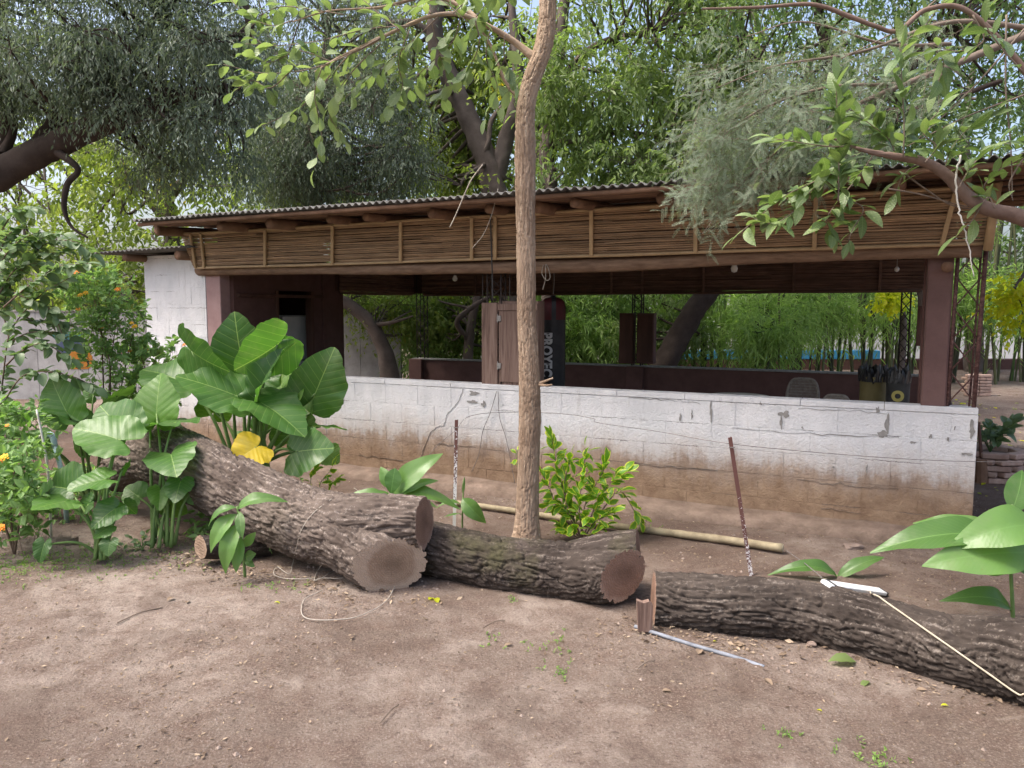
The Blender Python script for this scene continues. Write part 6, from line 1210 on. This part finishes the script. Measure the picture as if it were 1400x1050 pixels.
# brick planter and far brick stack
BRK = MB().box((-.12, -.06, 0), (.12, .06, .055), .008).mesh('brick'); BRK.materials.append(M['fire_brick'])
def bricks(o, rows):
    for k, row in enumerate(rows):
        for (x, y, a) in row:
            q = obj('brick', BRK, None, o); q.location = (x, y, k * .064); q.rotation_euler = (0, 0, a + random.uniform(-.06, .06)); 
    return o
g = G(1372, 660); o = thing('brick_planter', 'low planter of stacked bricks with dark leafy plant beyond the white wall end', 'planter', (g[0], g[1] + .1, 0)); R_ = .275
bricks(o, [[(R_ * math.cos(a + k * .4), R_ * math.sin(a + k * .4) + .15, a + k * .4 + math.pi / 2) for a in np.linspace(0, 2 * math.pi, 7, endpoint=False)] for k in range(5)])
MB().lathe([(0, .27), (.27, .26)], 16, (0, .15, 0)).build('soil', M['foundation'], o)
pp_ = thing('potted_plant', 'dark leafy plant growing in the brick planter', 'plant', (g[0], g[1] + .25, .27))
for k in range(14):
    a = k * 2.4; c = np.array(pp_.location); e = c + np.array([.22 * math.cos(a), .16 * math.sin(a), .22 + .14 * random.random()]); spray(pp_, [c, (c + e) / 2 + [0, 0, .06], e], 7, .13, LF_ROUND, .005, 'stem_dark', .3, .1)
g = G(1336, 541); o = thing('brick_stack', 'small square stack of bricks out in the sunlit yard', 'brick stack', (*g[:2], 0)); bricks(o, [[(-.13, 0, 0), (.13, 0, 0), (0, .13, 0)] if k % 2 == 0 else [(-.19, .06, math.pi / 2), (-.06, .06, math.pi / 2), (.07, .06, math.pi / 2), (.2, .06, math.pi / 2)] for k in range(7)])
g = G(1342, 660); o = thing('wood_block', 'short wooden block beside the brick planter', 'wood block', g); MB().tube([(0, 0, -.01), (.0, .02, .24)], [.06, .055], 10).build('block', M['rafter'], o); MB().tube([(0.05, .05, .0), (-.02, .08, .62)], [.02, .016], 8).build('stick', M['dark_wood'], o)
# ================================================================== LITTER
def flakes(name, label, pts, size, mat, tilt=.35, ar=.5, lift=.004):
    N = len(pts); a = rng.random(N) * 6.283; d = np.stack([np.cos(a), np.sin(a), rng.normal(0, tilt * .4, N)], 1); d = nrm(d); up = nrm(np.stack([rng.normal(0, tilt, N), rng.normal(0, tilt, N), np.ones(N)], 1)); wd = nrm(np.cross(d, up)); s = (size * (.4 + 1.2 * rng.random(N) ** 2))[:, None]
    c = np.column_stack([pts, ground_z(pts[:, 0], pts[:, 1]) + lift + .3 * tilt * s[:, 0] * .5]); nm = np.cross(wd, d)
    V = np.stack([c - d * s * .5, c + wd * s * ar * .5 + nm * s * .12, c + d * s * .5 + nm * s * .1, c - wd * s * ar * .5 + nm * s * .12], 1).reshape(-1, 3)
    m = raw_mesh(name, V, np.arange(N * 4).reshape(-1, 4), attr=np.repeat(rng.random(N), 4)); return tag(obj(name, m, M[mat]), label, 'litter', kind='stuff')
def scatter(n, x0, x1, y0, y1, dens=None):
    q = np.column_stack([rng.uniform(x0, x1, n), rng.uniform(y0, y1, n)]); w_ = fbm(np.column_stack([q * 1.3, np.zeros(n)]), 3, 77) * .5 + .5; k = rng.random(n) < np.clip(w_, .05, 1) ** 1.5 * (1 if dens is None else dens(q[:, 0], q[:, 1])); return q[k]
near_c = lambda x, y: .20 + .80 * np.exp(-((behind_logs(x, y) + .12) / .28) ** 2) * (.35 + .65 * (x > .4))
flakes('leaf_litter', 'fine crumbled dry leaves and bark scattered over the dirt', scatter(110000, -4.5, 4.5, 2.6, 8.2, near_c), .019, 'dry_leaf', .4)
flakes('wood_crumbs', 'tiny pale wood crumbs speckled over the yard dirt', scatter(60000, -4.5, 4.5, 2.6, 7.5, lambda x, y: .6 + 0 * x), .009, 'dry_leaf', .5, .6)
flakes('fallen_leaves', 'yellowish fallen leaves scattered over the dirt beyond the white wall', scatter(900, 3.9, 10, 6.2, 15), .08, 'lf_yellow', .2, .55)
flakes('fallen_leaves', 'brown fallen leaves scattered over the dirt beyond the brick planter', scatter(1800, 3.9, 12, 6.2, 16), .07, 'dry_leaf', .2, .55)
flakes('bark_chips', 'broken bark chips and sawdust strewn along the foot of the logs', scatter(26000, -2.6, 3.0, 2.9, 5.6, lambda x, y: np.exp(-((behind_logs(x, y) + .10) / .16) ** 2)), .034, 'dry_leaf', .5, .45)
# pebbles and clods
q = scatter(3600, -4.5, 4.5, 2.6, 8); N = len(q); s = .004 + .010 * rng.random(N) ** 3; base_ = np.array([(1, 0, 0), (0, 1, 0), (-1, 0, 0), (0, -1, 0), (0, 0, .8), (0, 0, -.5)]); V = (np.column_stack([q, ground_z(q[:, 0], q[:, 1]) + .001])[:, None] + base_[None] * s[:, None, None] * (1 + .4 * rng.random((N, 6, 1)))).reshape(-1, 3)
T = np.array([(0, 1, 4), (1, 2, 4), (2, 3, 4), (3, 0, 4), (1, 0, 5), (2, 1, 5), (3, 2, 5), (0, 3, 5)]); tag(obj('pebbles', raw_mesh('pebbles', V, None, (T[None] + np.arange(N)[:, None, None] * 6).reshape(-1, 3)), M['pebble']), 'small pebbles and clods lying on the packed dirt', 'pebbles', kind='stuff')
# small green herbs: sprouts in the dirt and ground cover at left
pts = [np.array([*G(*c)[:2]]) + rng.normal(0, s_, (n_, 2)) for c, s_, n_ in [((345, 880 - 80), .06, 14), ((770, 868), .09, 14), ((760, 910), .05, 18), ((735, 870), .06, 8), ((1075, 998), .04, 14), ((1185, 1028), .07, 30), ((680, 868), .05, 10), ((70, 770), .22, 190), ((170, 765), .2, 90), ((240, 760), .2, 60), ((20, 775), .2, 160), ((560, 790), .05, 12), ((880, 720), .12, 20), ((400, 800), .08, 18), ((700, 815), .04, 10)]]
q = np.vstack(pts); st_g = np.column_stack([q, ground_z(q[:, 0], q[:, 1])]); V, Q, R = leaf_cloud(st_g, nrm(rng.normal(0, .5, st_g.shape) + [0, 0, .9]), .018, 4, .017, .009, 0, 0, False, 1.0); tag(obj('ground_herbs', raw_mesh('ground_herbs', V, Q, attr=R), M['grass']), 'tiny green sprouts and ground cover dotted in the dirt', 'herbs', kind='stuff')
# low undergrowth under the elephant ears
q = np.column_stack([rng.uniform(-5.2, -2.1, 900), rng.uniform(5.35, 8.0, 900)]); q = q[(behind_logs(q[:, 0], q[:, 1]) > .12 + .25 * rng.random(900)) & (fbm(np.column_stack([q * 1.8, np.zeros(900)]), 3, 55) > -.15)]
st_g = np.column_stack([q, ground_z(q[:, 0], q[:, 1]) + .01]); V, Q, R = leaf_cloud(st_g, nrm(rng.normal(0, .45, st_g.shape) + [0, 0, .9]), .17, 7, .07, .036, .1, .1, True, 1.0); V2, Q2 = sticks(st_g, st_g + nrm(rng.normal(0, .3, st_g.shape) + [0, 0, 1]) * .14, .002)
tag(obj('undergrowth', raw_mesh('undergrowth', V, Q, attr=R), M['lf_lantana']), 'low leafy undergrowth beneath the elephant ears and lantana', 'undergrowth', kind='stuff')
# single fallen leaves one can pick out
FL = {}
for n_, mt in (('y', 'lf_yellow'), ('b', 'dry_leaf'), ('g', 'lf_mid')):
    m_ = blade('fallen_leaf', ov(.27, .9, .8), n=6, fold=.3, arch=.25, wave=.02); a_ = m_.attributes.new('rnd', 'FLOAT', 'POINT'); a_.data.foreach_set('value', np.full(len(m_.vertices), .55, np.float32)); m_.materials.append(M[mt]); FL[n_] = m_
for k, (x, y, c, s, lab) in enumerate([(594, 814, 'y', .085, 'bright yellow fallen leaf at the joint of two logs'), (586, 817, 'y', .06, 'smaller yellow leaf beside the bright fallen one'), (375, 826, 'y', .04, 'small yellow fallen leaf in front of the curved trunk'), (975, 876, 'y', .022, 'tiny yellow leaf beside the blue pipe'), (1297, 963, 'y', .035, 'yellow fallen leaf in front of the long log end'), (1124, 968, 'y', .025, 'pale yellow leaf flake in the open dirt'), (1267, 943, 'b', .05, 'tan fallen leaf close to the long log'), (1170, 907, 'g', .14, 'large green leaf lying against the long log'), (1188, 930, 'g', .07, 'small green fallen leaf near the long log'), (1020, 880, 'b', .10, 'curled brown leaf tucked under the long log'), (905, 938, 'b', .05, 'small brown leaf alone on the open dirt'), (238, 818, 'b', .06, 'pale dry leaf on dirt before the short stub'), (255, 826, 'b', .05, 'tan dry leaf on dirt before the short stub'), (480, 874, 'b', .045, 'small pale leaf flake below the string loop'), (230, 913, 'b', .03, 'dark dry leaf in the open foreground dirt'), (955, 893, 'b', .07, 'tan leaf beside the blue pipe'), (1045, 925, 'b', .06, 'dry grey leaf in front of the long log'), (700, 873, 'b', .05, 'twisted brown leaf in the middle dirt')]):
    g = G(x, y); a = random.uniform(0, 6.28); t = thing('fallen_leaf', lab, 'leaf', (g[0], g[1], float(ground_z(g[0], g[1]))), group='single leaves fallen on the dirt'); o = obj('blade', FL[c], None, t); o.scale = (s, s, s); o.location = (0, 0, .008); o.rotation_euler = (random.uniform(-.2, .2), random.uniform(-.2, .2), a)
# thin sticks on the ground
for x0, y0, x1, y1, lab in [(160, 853, 222, 832, 'thin dry twig lying in the left foreground dirt'), (872, 915, 895, 905, 'short dry twig lying near the blue pipe'), (660, 860, 690, 850, 'thin dry twig lying in front of the middle log'), (520, 990, 545, 965, 'short dark twig in the open foreground dirt')]:
    cord('dry_twig', lab, 'twig', [np.array([*G(x0, y0)[:2], .006]), np.array([*G((x0 + x1) / 2 + 2, (y0 + y1) / 2 - 3)[:2], .012]), np.array([*G(x1, y1)[:2], .006])], .0035, 'twig', 10)
